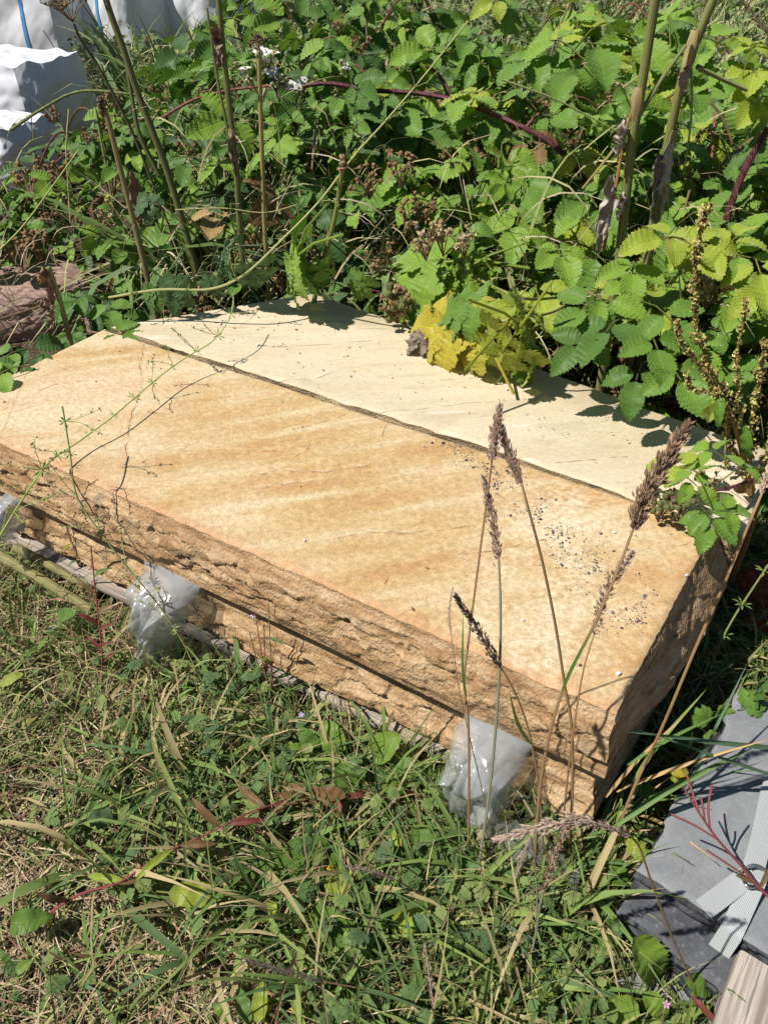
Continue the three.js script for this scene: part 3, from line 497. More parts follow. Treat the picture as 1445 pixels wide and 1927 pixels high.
{
  const c = onZ(-14, 60, -8.6); c.y = 0; const o = thing('timber_crate', c, 'stack of weathered boards beside the white bags, top left corner', 'timber stack');
  for (let i = 0; i < 7; i++) { const b = mesh('board', plankGeo(1.2, 0.10, 0.06, i + 20), i % 3 ? brownWood : greyWood, o); b.position.set(-0.25 + 0.01 * (i % 2), 0.19 + i * 0.112, 0.25); }
  for (const x of [-0.8, -0.1, 0.25]) { const b = mesh('block', plankGeo(0.12, 0.12, 0.4, x * 9 + 40), greyWood, o); b.position.set(x, 0.06, 0.2); }
}

// ------------------------------------------------------------------ leaves
// side veins run out at a slant; the blade is pleated between them
const veinTex = (n, slope, k, contrast = 1) => dataTex(128, 192, (x, y) => {
  const a = Math.abs(x - 0.5) * 2, q = (y - slope * a) * n, f = Math.abs(q - Math.round(q)), v = sstep(0.11, 0.02, f) * (1 - 0.5 * a), mid = sstep(0.05, 0.015, a);
  const m = 0.76 + 0.10 * fbm(x * 7, y * 9, k, 3) + 0.08 * fbm(x * 30, y * 40, k, 2), l = Math.max(v * 0.22, mid * 0.34) * contrast;
  const sp = sstep(0.30, 0.38, fbm(x * 13 + k, y * 17, k + 5, 2)) * 0.5, ed = sstep(0.3, 0.5, fbm(x * 5, y * 6, k + 8, 3) + 0.35 * Math.pow(a, 3)) * 0.35; return [(m + l * 1.1) * (1 + 0.35 * ed), (m + l) * (1 - 0.45 * sp), (m + l * 0.7) * (1 - 0.5 * sp)];
}, false);
const pleatTex = (n, slope, k) => floatTex(128, 192, (x, y) => { const a = Math.abs(x - 0.5) * 2, q = (y - slope * a) * n, f = Math.abs(q - Math.round(q)) * 2; return 0.35 + 0.45 * Math.sqrt(f) * (0.4 + 0.6 * a) + 0.18 * fbm(x * 16, y * 22, k, 3) - 0.35 * sstep(0.09, 0.0, a); });
const veinMap = veinTex(9, 0.42, 700), veinBump = pleatTex(9, 0.42, 700);
const leafTone = (key, c, extra = {}) => mat('leaf_' + key, { physical: true, color: c, map: veinMap, bumpMap: veinBump, bumpScale: 0.002, vertexColors: true, roughness: 0.85, transmission: 0.34, thickness: 0, clearcoat: 0.3, clearcoatRoughness: 0.4, specularIntensity: 0.6, ...extra });
const LEAF = {
  deep: leafTone('deep_green', C(76, 116, 44)), dark: leafTone('dark_green', C(96, 140, 48)), mid: leafTone('mid_green', C(122, 166, 56)), bright: leafTone('bright_green', C(148, 188, 60)), lime: leafTone('lime_green', C(182, 202, 64)),
  yellow: leafTone('yellow', C(214, 202, 62)), blue: leafTone('blue_green', C(86, 122, 66)), straw: leafTone('straw', C(196, 166, 110), { transmission: 0.2, clearcoat: 0 }), brown: leafTone('brown', C(126, 92, 66), { transmission: 0.15, clearcoat: 0 }),
  grey: leafTone('dry_grey', C(168, 152, 132), { transmission: 0.15, clearcoat: 0 }), red: leafTone('red', C(150, 70, 54)), rust: leafTone('rusty', C(150, 116, 66)),
};
// one leaf blade in the xz plane, tip along +z, length 1; w(y) is the half width
function blade(m, w, o = {}) {
  const n = o.rows || 14, tooth = o.tooth ?? 0.12, fold = o.fold ?? 0.25, bend = o.bend ?? 0.3, M = o.M, ripple = o.ripple ?? 0.02, k = o.k || 0, base = m.p.length / 3, len = o.len || 1;
  for (let i = 0; i <= n; i++) {
    const y = i / n, ww = Math.max(0.004, w(y)), an = bend * y * y;
    for (let j = -2; j <= 2; j++) {
      const a = j / 2, t = Math.abs(j) === 2 ? 1 + (i % 2 ? tooth : -tooth * 0.6) : 1, x = a * ww * t;
      let h = fold * Math.abs(x) + ripple * Math.sin(i * 2.1 + Math.abs(j) * 1.2 + k) * Math.abs(a) + 0.05 * noise(x * 3 + k, y * 3, k) * (o.warp ?? 1);
      const z = y - (Math.abs(j) === 2 ? -0.03 * (i % 2) : 0) - 0.02 * a * a;
      const p = V3(x * len, (h - Math.sin(an) * y * 0.55) * len, (z * Math.cos(an * 0.6)) * len);
      if (M) p.applyMatrix4(M); m.v(p, a * 0.5 + 0.5, y);
    }
  }
  for (let i = 0; i < n; i++) for (let j = 0; j < 4; j++) { const a = base + i * 5 + j; m.quad(a, a + 5, a + 6, a + 1); }
}
const ovate = (a, p = 0.6, q = 0.8) => { const pk = p / (p + q), mx = Math.pow(pk, p) * Math.pow(1 - pk, q); return (y) => a * Math.pow(Math.max(0, y), p) * Math.pow(Math.max(0, 1 - y), q) / mx; };
const TRS = (x, y, z, yaw, tilt = 0, roll = 0, s = 1) => new THREE.Matrix4().compose(V3(x, y, z), quat(yaw, tilt, roll), V3(s, s, s));
function brambleLeaf(five, k) {
  const m = new MB(); reseed(900 + k * 17);
  const w = ovate(R(0.29, 0.36), R(0.55, 0.68), R(0.75, 0.95));
  const put = (yaw, len, st, tilt) => blade(m, w, { rows: 24, tooth: 0.085, fold: R(0.15, 0.5), bend: R(0.2, 0.9), ripple: 0.025, k: k + yaw, len, M: TRS(Math.sin(yaw) * st, 0.01, Math.cos(yaw) * st, yaw, tilt, R(-0.25, 0.25)) });
  put(R(-0.1, 0.1), 1, 0.30, R(-0.1, 0.2));
  const a = five ? 0.95 : 1.25;
  for (const s of [-1, 1]) { put(s * (a + R(-0.15, 0.15)), R(0.78, 0.9), 0.10, R(-0.1, 0.3)); if (five) put(s * (1.9 + R(-0.15, 0.2)), R(0.5, 0.62), 0.04, R(0, 0.35)); }
  m.color([0.9, 0.62, 0.5]);
  m.tube([V3(0, 0, 0.25), V3(0, 0, 0), V3(0.03, -0.1, -0.3), V3(0.05, -0.45, -0.75)], 0.018, 4);
  return m.geo();
}
const BR = []; for (let k = 0; k < 9; k++) BR.push(brambleLeaf(k % 3 === 2, k));
// small ordinary leaves that fill the inside of the thicket
const smallLeaf = (() => { const m = new MB(); blade(m, ovate(0.36, 0.5, 0.7), { rows: 6, fold: 0.3, bend: 0.6, k: 3 }); return m.geo(); })();
const lobedLeaf = (k, n = 5, deep = 0.5) => { const m = new MB(); reseed(k * 31 + 5); for (let i = 0; i < n; i++) { const y = (i - (n - 1) / 2) * 2.5 / n; blade(m, (t) => 0.27 * Math.pow(Math.sin(Math.PI * Math.pow(t, 0.8) * 0.98 + 0.03), 0.8) * (0.8 + 0.35 * Math.abs(Math.sin(t * 6.3))), { rows: 8, tooth: 0.14, fold: 0.15, bend: R(0.2, 0.7), k: k + i, len: 1 - 0.28 * Math.abs(y) * deep, M: TRS(0, 0, 0, y + R(-0.1, 0.1), R(-0.1, 0.15)) }); } m.color([0.9, 0.8, 0.5]); m.tube([V3(0, 0, 0), V3(0, -0.1, -0.3), V3(0, -0.6, -0.9)], 0.02, 4); return m.geo(); };
const LOB = [0, 1, 2].map((k) => lobedLeaf(k));

// flower trusses: spent brown ones, cream ones in bud, open white ones
function truss(kind, k) {
  const m = new MB(); reseed(1300 + k * 7); const n = kind === 'white' ? 9 : 13;
  const sepal = kind === 'white' ? [0.45, 0.5, 0.3] : kind === 'cream' ? [0.42, 0.33, 0.2] : [0.30, 0.19, 0.09];
  for (let i = 0; i < n; i++) {
    const c = V3(R(-1, 1), R(-0.6, 0.7), R(-1, 1)).multiplyScalar(0.03), d = V3(R(-1, 1), R(0.2, 1.2), R(-1, 1)).normalize();
    m.color([0.20, 0.13, 0.07]); m.tube([V3(0, -0.045, 0), c.clone().multiplyScalar(0.6).add(V3(0, -0.015, 0)), c], 0.0011, 3);
    const A = V3(d.y, -d.x, 0.3).cross(d).normalize(), B = d.clone().cross(A), r = R(0.006, 0.010);
    for (let s = 0; s < 5; s++) { const a = s / 5 * 6.283 + k, e = A.clone().multiplyScalar(Math.cos(a)).addScaledVector(B, Math.sin(a)), f = A.clone().multiplyScalar(-Math.sin(a)).addScaledVector(B, Math.cos(a));
      const pet = kind === 'white' && i < 6 ? 1 : kind === 'cream' && i % 3 === 0 ? 0.6 : 0;
      m.color(sc3(sepal, R(0.7, 1.3))); const b = c.clone(), q1 = b.clone().addScaledVector(e, r * 0.6).addScaledVector(f, r * 0.35), q2 = b.clone().addScaledVector(e, r * 0.6).addScaledVector(f, -r * 0.35), q3 = b.clone().addScaledVector(e, r * 1.3).addScaledVector(d, -r * R(0.1, 0.8));
      const i0 = m.v(b), i1 = m.v(q1), i2 = m.v(q2), i3 = m.v(q3); m.quad(i0, i1, i3, i2);
      if (pet) { m.color(kind === 'white' ? [0.82, 0.80, 0.80] : [0.70, 0.60, 0.46]); const l = r * 1.6 * pet, p1 = b.clone().addScaledVector(e, l * 0.7).addScaledVector(f, l * 0.5).addScaledVector(d, l * 0.25), p2 = b.clone().addScaledVector(e, l * 0.7).addScaledVector(f, -l * 0.5).addScaledVector(d, l * 0.25), p3 = b.clone().addScaledVector(e, l * 1.15).addScaledVector(d, l * 0.2), bb = b.clone().addScaledVector(d, 0.001); m.quad(m.v(bb), m.v(p1), m.v(p3), m.v(p2)); } }
    // knobbly middle
    m.color(kind === 'white' ? [0.40, 0.42, 0.16] : kind === 'cream' ? [0.36, 0.28, 0.14] : kind === 'berry' ? [0.12, 0.13, 0.04] : [0.26, 0.16, 0.07]);
    const o = m.p.length / 3, R0 = kind === 'berry' ? 0.0085 : 0.0045, s2 = new THREE.IcosahedronGeometry(1, 1).attributes.position;
    for (let v = 0; v < s2.count; v++) { const q = V3(s2.getX(v), s2.getY(v), s2.getZ(v)), kk = R0 * (1 + 0.25 * noise(q.x * 3 + i, q.y * 3, q.z * 3 + k)); m.v(c.clone().addScaledVector(d, 0.003).add(q.multiplyScalar(kk))); }
    for (let v = 0; v < s2.count; v += 3) m.tri(o + v, o + v + 1, o + v + 2);
  }
  return m.geo();
}
const TR = { spent: [0, 1, 2].map((k) => truss('spent', k)), cream: [3, 4].map((k) => truss('cream', k)), white: [5, 6].map((k) => truss('white', k)), berry: [7, 8].map((k) => truss('berry', k)) };
const trussMat = mat('bramble_flower', { vertexColors: true, roughness: 0.85 });
const stalkMat = mat('stalk', { vertexColors: true, roughness: 0.75 });

// a prickly cane along points
function caneGeo(pts, r0, r1, col, n = 40, prick = 1) {
  const m = new MB().color(col), P = curve(pts, n); m.tube(P, (t) => lerp(r0, r1, t), 6);
  m.color(sc3(col, 0.8)); for (let i = 1; i < n - 1; i++) for (let q = 0; q < 4 * prick; q++) {
    const p = P[i].clone().lerp(P[i + 1], rnd()), d = V3(R(-1, 1), R(-1, 1), R(-1, 1)).normalize(), r = lerp(r0, r1, i / n), e = V3(d.y, d.z, -d.x);
    const a = p.clone().addScaledVector(d, r * 0.8); m.tri(m.v(a.clone().addScaledVector(e, r * 0.22)), m.v(a.clone().addScaledVector(e, -r * 0.22)), m.v(p.clone().addScaledVector(d, r + R(0.004, 0.009))));
  }
  return m.geo();
}
const PURPLE = [0.13, 0.035, 0.045], REDCANE = [0.20, 0.075, 0.05], GREENCANE = [0.16, 0.19, 0.06], BROWNCANE = [0.20, 0.13, 0.07];

// leaf frame: tip direction d, upper side towards n
const leafQuat = (d, n) => { const z = d.clone().normalize(), x = new THREE.Vector3().crossVectors(n, z).normalize(), y = new THREE.Vector3().crossVectors(z, x); return new THREE.Quaternion().setFromRotationMatrix(new THREE.Matrix4().makeBasis(x, y, z)); };
function addLeaf(parent, geo, m, p, d, n, s, name = 'leaf') { const o = mesh(name, geo, m, parent); o.position.copy(p).sub(parent.position); o.quaternion.copy(leafQuat(d, n)); o.scale.setScalar(s); return o; }

const tonePick = (w) => { let t = 0; for (const k in w) t += w[k]; let q = rnd() * t; for (const k in w) { q -= w[k]; if (q <= 0) return LEAF[k]; } return LEAF.mid; };
function bush(o) { // o: c [x, z], r [rx, rz], h, n leaves, size, tones, label, canes, fill
  reseed(o.seed); const [cx, cz] = o.c, [rx, rz] = o.r, b = thing('bramble_bush', V3(cx, 0, cz), o.label, 'bramble');
  const dome = (x, z) => { const q = ((x - cx) / rx) ** 2 + ((z - cz) / rz) ** 2; return o.h * Math.pow(Math.max(0, 1 - q), 0.42) * (0.82 + 0.5 * fbm(x * 2.3, z * 2.3, o.seed, 3)); };
  let made = 0, tries = 0; const floor = o.floor || 0;
  while (made < o.n && tries++ < o.n * 20) {
    const a = R(0, 6.283), q = Math.sqrt(rnd()) * 0.98, x = cx + Math.cos(a) * q * rx, z = cz + Math.sin(a) * q * rz, H = dome(x, z), y = H * (1 - 0.7 * rnd() * rnd());
    if (y < 0.05 + floor || (inSlab(x, z, 0.02) && y < TOP + 0.035)) continue;
    if (o.hole && o.hole(x, y, z)) continue;
    const gx = dome(x + 0.05, z) - dome(x - 0.05, z), gz = dome(x, z + 0.05) - dome(x, z - 0.05);
    const n = V3(-gx * 3 + R(-0.75, 0.75) - 0.12, 0.75, -gz * 3 + R(-0.7, 0.7) + 0.25).normalize(), t = V3(Math.cos(a) + R(-0.9, 0.9), R(-0.6, 0.15), Math.sin(a) + R(-0.9, 0.9) + 0.35).normalize();
    const deep = 1 - y / Math.max(0.05, H);
    addLeaf(b, pick(BR), rnd() < 0.035 ? pick([LEAF.brown, LEAF.straw, LEAF.rust, LEAF.yellow]) : tonePick(o.tones), V3(x, y, z), t, n, o.size * R(0.62, 1.2) * (1 - 0.25 * deep)); made++;
  }
  const list = []; for (let i = 0; i < (o.fill ?? 500); i++) {
    const a = R(0, 6.283), q = Math.sqrt(rnd()), x = cx + Math.cos(a) * q * rx * 0.96, z = cz + Math.sin(a) * q * rz * 0.96, y = dome(x, z) * R(0.05, 0.85);
    if (y < 0.02 || (inSlab(x, z, 0.01) && y < TOP + 0.02) || (o.hole && o.hole(x, y, z))) continue;
    list.push({ p: V3(x, y, z), q: quat(R(0, 6.3), R(-0.7, 0.9), R(-0.6, 0.6)), s: R(0.025, 0.06), c: pick([C(70, 104, 46), C(96, 130, 54), C(60, 92, 42), C(138, 116, 76), C(112, 144, 62)]) });
  }
  if (list.length) scatter('undergrowth', smallLeaf, mat('undergrowth', { physical: true, map: veinMap, vertexColors: true, roughness: 0.85, transmission: 0.3, thickness: 0 }), list, 'dense small leaves filling the inside of the bush', b);
  for (let i = 0; i < (o.canes ?? 7); i++) {
    const a = R(0, 6.283), l = R(0.5, 1), p0 = V3(cx + R(-0.3, 0.3) * rx, 0, cz + R(-0.3, 0.3) * rz), e = V3(cx + Math.cos(a) * rx * l, 0, cz + Math.sin(a) * rz * l); e.y = Math.max(0.05, dome(e.x, e.z) * 0.9);
    const md = p0.clone().lerp(e, 0.5); md.y = Math.max(dome(md.x, md.z) * 0.98, 0.1);
    if (inSlab(e.x, e.z, 0.03)) continue;
    mesh('cane', caneGeo([p0, p0.clone().lerp(md, 0.5).add(V3(0, md.y * 0.35, 0)), md, e], 0.006, 0.003, pick([PURPLE, REDCANE, GREENCANE, BROWNCANE, BROWNCANE]), 20, 0.5), stalkMat, b).position.copy(b.position).negate();
  }
  for (const [kind, n] of Object.entries(o.truss || { spent: 5 })) for (let i = 0; i < n; i++) {
    const a = R(0, 6.283), q = Math.sqrt(rnd()) * 0.85, x = cx + Math.cos(a) * q * rx, z = cz + Math.sin(a) * q * rz, t = mesh('flower_cluster', pick(TR[kind]), trussMat, b); t.position.set(x - cx, dome(x, z) * R(0.75, 1.05) + 0.02, z - cz); t.rotation.set(R(-0.4, 0.6), R(0, 6), R(-0.4, 0.4)); t.scale.setScalar(R(0.8, 1.3));
    if (inSlab(x, z, 0.03)) b.remove(t);
  }
  for (const [px, py, z, kind, s, ry] of o.at || []) { const t = mesh('flower_cluster', pick(TR[kind]), trussMat, b); t.position.copy(onZ(px, py, z)).sub(b.position); t.rotation.set(R(-0.3, 0.4), ry ?? R(0, 6), R(-0.3, 0.3)); t.scale.setScalar(s); }
  for (const [pts, r0, r1, col] of o.cane || []) mesh('cane', caneGeo(pts.map((q) => onZ(...q)), r0, r1, col, 50, 2.5), stalkMat, b).position.copy(b.position).negate();
  for (const [px, py, z, s, tone, dx, dy, dz] of o.leaf || []) addLeaf(b, pick(BR), LEAF[tone], onZ(px, py, z), V3(dx ?? R(-0.6, 0.6), dy ?? -0.35, dz ?? 0.8), V3(R(-0.35, 0.05), 0.8, R(0.15, 0.5)), s);
  return b;
}
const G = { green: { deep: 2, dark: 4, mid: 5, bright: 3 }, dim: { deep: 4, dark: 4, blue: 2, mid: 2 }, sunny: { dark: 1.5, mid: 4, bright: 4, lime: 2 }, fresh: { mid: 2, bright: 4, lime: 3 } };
bush({ seed: 11, c: [-1.62, -3.15], r: [0.55, 0.55], h: 0.46, n: 85, hole: (x, y, z) => z > -2.85, size: 0.094, tones: G.green, fill: 700, label: 'sprawling bramble at the left in front of the low white bags', truss: { spent: 18 }, at: [[55, 330, -3.0, 'spent', 1.8], [95, 320, -2.95, 'spent', 1.6], [70, 450, -2.75, 'spent', 1.7], [40, 470, -2.7, 'spent', 1.8], [130, 410, -2.75, 'spent', 1.4]] });
bush({ seed: 12, c: [-0.98, -3.2], r: [0.58, 0.75], h: 0.80, hole: (x, y, z) => (x < -1.15 && y > 0.54) || (x < -0.85 && y > 0.66) || (x < -1.0 && z > -2.8), n: 200, size: 0.097, tones: G.green, fill: 900, label: 'dense bramble left of centre behind the hogweed stalks', truss: { spent: 22, cream: 2 },
  at: [[500, 105, -2.75, 'white', 1.3], [478, 140, -2.72, 'white', 1.2], [525, 155, -2.75, 'white', 1.3], [565, 160, -2.78, 'white', 0.8]], cane: [[[[20, 245, -3.0], [80, 205, -3.0], [150, 172, -2.95], [260, 178, -2.9]], 0.006, 0.004, GREENCANE], [[[300, 225, -2.9], [360, 190, -2.9], [430, 170, -2.85], [520, 160, -2.8]], 0.006, 0.004, REDCANE]] });
bush({ seed: 13, c: [-0.30, -3.25], r: [0.66, 0.85], h: 1.06, n: 270, size: 0.121, tones: G.green, fill: 900, label: 'tall bramble in the centre crossed by a purple prickly cane', truss: { spent: 18, cream: 4 }, hole: (x, y, z) => z > -2.75 && y < 0.42,
  at: [[648, 122, -2.75, 'white', 0.7], [770, 395, -2.3, 'spent', 1.5], [795, 380, -2.3, 'spent', 1.3], [690, 335, -2.4, 'spent', 1.5], [760, 310, -2.45, 'spent', 1.5], [720, 480, -2.2, 'spent', 1.4]],
  cane: [[[[540, 170, -3.0], [610, 157, -2.95], [700, 170, -2.92], [790, 176, -2.9], [880, 196, -2.82], [985, 240, -2.7]], 0.0075, 0.0085, PURPLE]] });
bush({ seed: 14, c: [0.42, -3.0], r: [0.68, 0.85], h: 1.06, n: 280, size: 0.126, tones: G.sunny, fill: 900, label: 'broad leafy bramble right of centre behind the pale slab', truss: { spent: 14, cream: 4 }, hole: (x, y, z) => z > -2.35 && y < 0.30,
  cane: [[[[985, 240, -2.7], [1035, 268, -2.62], [1090, 325, -2.55], [1125, 390, -2.5], [1150, 480, -2.45]], 0.0085, 0.009, PURPLE], [[[1000, 160, -2.5], [1040, 120, -2.5], [1120, 102, -2.5], [1230, 105, -2.5], [1300, 125, -2.5], [1400, 165, -2.5]], 0.005, 0.005, REDCANE]] });
bush({ seed: 15, c: [1.12, -2.7], r: [0.62, 0.8], h: 1.0, n: 230, size: 0.124, tones: G.sunny, fill: 800, label: 'bramble behind the two tall hogweed stems on the right', truss: { spent: 8 }, leaf: [[1010, 110, -2.5, 0.12, 'mid', -0.8, -0.2, 0.5], [1050, 75, -2.5, 0.13, 'bright', -0.3, -0.1, -0.5], [1110, 80, -2.5, 0.15, 'mid', 0.1, -0.2, 0.6], [1130, 45, -2.52, 0.14, 'bright', 0.4, 0.0, -0.5], [1180, 70, -2.5, 0.14, 'bright', 0.3, -0.2, 0.5], [1240, 90, -2.5, 0.14, 'mid', 0.5, -0.2, 0.4], [1260, 40, -2.5, 0.13, 'bright', 0.1, 0.1, -0.6], [1330, 70, -2.5, 0.14, 'bright', 0.6, -0.2, 0.4], [1350, 130, -2.45, 0.12, 'bright', 0.4, -0.3, 0.6], [1300, 150, -2.45, 0.11, 'mid', 0.0, -0.3, 0.8], [1080, 130, -2.45, 0.11, 'mid', -0.4, -0.3, 0.7], [1420, 130, -2.2, 0.09, 'lime', -0.3, -0.2, 0.6], [1430, 185, -2.2, 0.09, 'lime', -0.5, -0.3, 0.5], [1415, 90, -2.2, 0.09, 'lime', 0.2, 0.1, -0.5]], cane: [[[[1445, 240, -2.2], [1400, 320, -2.2], [1370, 400, -2.2], [1350, 470, -2.2]], 0.009, 0.010, PURPLE]] });
bush({ seed: 16, c: [1.50, -2.05], r: [0.5, 0.6], h: 0.66, n: 120, size: 0.099, tones: G.sunny, fill: 700, leaf: [[1262, 445, -1.72, 0.10, 'lime', -0.9, -0.1, 0.3], [1290, 455, -1.72, 0.09, 'lime', 0.5, -0.2, 0.5], [1345, 470, -1.72, 0.09, 'lime', -0.6, 0.1, -0.4], [1375, 455, -1.72, 0.09, 'lime', 0.5, 0.2, -0.5], [1390, 480, -1.7, 0.10, 'bright', 0.8, -0.1, 0.3], [1425, 500, -1.65, 0.10, 'lime', 0.0, -0.3, 0.8], [1440, 540, -1.62, 0.11, 'lime', 0.2, -0.4, 0.8], [1330, 470, -1.72, 0.08, 'lime', 0.0, -0.2, 0.8], [1300, 640, -1.55, 0.09, 'bright', 0.3, -0.3, 0.8]], label: 'bramble at the right edge beside the dock spikes', truss: { spent: 2, cream: 1 }, at: [[1325, 500, -1.75, 'cream', 1.6], [1350, 520, -1.75, 'cream', 1.4], [1335, 545, -1.75, 'cream', 1.2]] });
bush({ seed: 17, c: [0.82, -2.07], r: [0.44, 0.30], h: 0.52, n: 90, hole: (x, y, z) => x < 0.48, size: 0.113, tones: G.fresh, fill: 350, floor: 0.36, label: 'bright bramble spray hanging over the back of the pale slab', truss: { spent: 2 }, canes: 3,
  at: [[800, 445, -1.98, 'cream', 1.5], [840, 435, -1.98, 'cream', 1.5], [870, 450, -1.95, 'cream', 1.2], [742, 580, -1.97, 'berry', 1.4], [750, 565, -1.97, 'spent', 1.5]],
  leaf: [[1190, 500, -1.72, 0.10, 'bright', -0.2, -0.2, 0.8], [1110, 570, -1.66, 0.095, 'mid', -0.7, -0.3, 0.6], [1150, 610, -1.58, 0.11, 'dark', -0.5, -0.3, 0.7], [1100, 640, -1.55, 0.085, 'dark', -0.6, -0.5, 0.5], [1230, 640, -1.5, 0.10, 'mid', 0.1, -0.3, 0.8], [1200, 700, -1.47, 0.09, 'dark', -0.3, -0.4, 0.8], [1270, 700, -1.42, 0.095, 'mid', 0.3, -0.3, 0.8], [1250, 590, -1.55, 0.10, 'mid', 0.4, -0.3, 0.6], [1050, 470, -1.95, 0.10, 'bright', 0.1, -0.3, 0.8], [1130, 560, -1.65, 0.09, 'bright', 0.6, -0.1, 0.4]] });
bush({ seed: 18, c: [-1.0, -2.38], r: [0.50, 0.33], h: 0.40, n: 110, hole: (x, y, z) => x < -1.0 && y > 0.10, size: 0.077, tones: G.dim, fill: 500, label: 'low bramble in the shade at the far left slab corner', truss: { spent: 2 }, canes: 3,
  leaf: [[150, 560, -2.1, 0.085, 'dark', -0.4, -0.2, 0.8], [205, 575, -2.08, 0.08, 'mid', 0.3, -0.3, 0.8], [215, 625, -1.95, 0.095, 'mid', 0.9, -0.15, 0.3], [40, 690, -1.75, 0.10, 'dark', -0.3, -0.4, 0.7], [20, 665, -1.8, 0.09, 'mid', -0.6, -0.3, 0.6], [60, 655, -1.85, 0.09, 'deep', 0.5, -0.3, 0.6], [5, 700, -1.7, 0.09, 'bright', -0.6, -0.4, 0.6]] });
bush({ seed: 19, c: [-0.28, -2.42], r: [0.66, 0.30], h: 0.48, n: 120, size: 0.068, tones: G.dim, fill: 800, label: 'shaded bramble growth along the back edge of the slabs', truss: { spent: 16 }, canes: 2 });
bush({ seed: 20, c: [-0.28, -4.2], r: [0.95, 0.8], h: 1.2, n: 210, size: 0.126, tones: G.green, fill: 900, label: 'bramble bank farther back, left of the purple cane', truss: { cream: 4, spent: 4 }, canes: 5 });
bush({ seed: 21, c: [0.85, -3.9], r: [0.9, 0.7], h: 1.16, n: 170, size: 0.126, tones: G.sunny, fill: 700, label: 'bramble bank farther back against the tall grass on the right', truss: { cream: 3, spent: 4 }, canes: 5 });
bush({ seed: 23, c: [1.9, -3.4], r: [0.8, 0.8], h: 1.02, n: 150, size: 0.11, tones: G.sunny, fill: 500, label: 'bramble at the top right corner beyond the lime green shoots', truss: { spent: 3 }, canes: 5 });
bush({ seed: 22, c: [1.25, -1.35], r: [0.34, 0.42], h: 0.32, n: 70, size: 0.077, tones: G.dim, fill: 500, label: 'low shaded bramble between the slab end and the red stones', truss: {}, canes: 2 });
{ // the sprig lying over the near right corner of the slab
  reseed(333); const at = (px, py, h) => onY(px, py, TOP + h), b = thing('bramble_sprig', at(1330, 930, 0.0), 'small bramble sprig with green berries over the right corner of the slabs', 'bramble');
  mesh('cane', caneGeo([at(1420, 900, 0.03), at(1370, 918, 0.07), at(1300, 930, 0.07), at(1240, 940, 0.05)], 0.0035, 0.0022, PURPLE, 24, 1.5), stalkMat, b).position.copy(b.position).negate();
  for (const [px, py, h, s, tone, dx, dz] of [[1290, 880, 0.10, 0.062, 'lime', -0.7, -0.5], [1310, 890, 0.11, 0.07, 'bright', 0.0, -0.8], [1300, 905, 0.09, 0.055, 'bright', 0.5, 0.6], [1335, 975, 0.05, 0.06, 'mid', -0.4, 0.8], [1330, 965, 0.06, 0.06, 'mid', 0.5, 0.8], [1365, 960, 0.07, 0.055, 'bright', 0.8, -0.1], [1345, 850, 0.12, 0.06, 'bright', -0.3, -0.7], [1395, 880, 0.12, 0.06, 'bright', 0.5, -0.4]]) addLeaf(b, BR[Math.floor(rnd() * 2)], LEAF[tone], at(px, py, h), V3(dx, -0.25, dz), V3(-0.2, 0.9, 0.25), s);
  for (const [px, py, h, k, s] of [[1245, 955, 0.045, 'berry', 0.8], [1225, 935, 0.05, 'berry', 0.5], [1285, 945, 0.06, 'berry', 0.7], [1335, 905, 0.08, 'cream', 0.7], [1262, 935, 0.05, 'spent', 0.6]]) { const t = mesh('flower_cluster', pick(TR[k]), trussMat, b); t.position.copy(at(px, py, h)).sub(b.position); t.scale.setScalar(s); }
}

// ------------------------------------------------------------------ grass, straw, ground cover
function grassBlade(k, w, curl, kind) { // height 1
  const m = new MB(), n = 6, a = hash(k, 3) * 0.6 - 0.3;
  for (let i = 0; i <= n; i++) { const t = i / n, b = curl * t * t, ww = w * (1 - Math.pow(t, 2.2) * 0.97) * (kind === 'straw' ? 0.8 : 0.6 + 0.8 * Math.sin(Math.min(1, t * 2.2) * 1.5)); const c = V3(a * t * t * 0.3, t * Math.cos(b * 0.8), Math.sin(b) * t * 0.9); const tw = t * (hash(k, 9) - 0.5) * 2; m.v(c.clone().add(V3(-ww * Math.cos(tw), 0, -ww * Math.sin(tw))), 0, t); m.v(c.clone().add(V3(0, 0, ww * 0.35)), 0.5, t); m.v(c.clone().add(V3(ww * Math.cos(tw), 0, ww * Math.sin(tw))), 1, t); }
  for (let i = 0; i < n; i++) for (let j = 0; j < 2; j++) { const q = i * 3 + j; m.quad(q, q + 3, q + 4, q + 1); }
  return m.geo();
}
const bladeMat = mat('grass_blade', { physical: true, color: 0xffffff, roughness: 0.8, transmission: 0.3, thickness: 0, specularIntensity: 0.6, clearcoat: 0.12, clearcoatRoughness: 0.5 });
const strawMat = mat('dry_straw', { color: 0xffffff, roughness: 0.8 });
const GB = [0, 1, 2, 3].map((k) => grassBlade(k, 0.022 + 0.008 * k, 0.3 + 0.35 * k)), ST = [0, 1, 2].map((k) => grassBlade(k + 7, 0.014 + 0.004 * k, 0.2 + 0.5 * k, 'straw'));
const blocked = (x, z) => { const [u, v] = toUV(x, z); return (u > -0.02 && u < 1.66 && v > -0.06 && v < 1.0 && !(v > 0.62 && u > 1.62 - (v - 0.5) * 0.72)) || (x > 0.62 + (z + 0.75) * -0.35 && z < -0.45 && z > -1.5 && x > 0.50 && x > 0.28 + 0.0 && toSlate(x, z)); };
const slateA0 = onY(1190, 1690, 0.1), slateF = onY(1445, 1800, Y1).sub(onY(1203, 1640, Y1)).normalize(), slateE = V3(slateF.z, 0, -slateF.x);
function toSlate(x, z) { const dx = x - slateA0.x, dz = z - slateA0.z, a = dx * slateF.x + dz * slateF.z, b = dx * slateE.x + dz * slateE.z; return a > 0.0 && b > 0.0 && a < 0.6 && b < 0.42; }
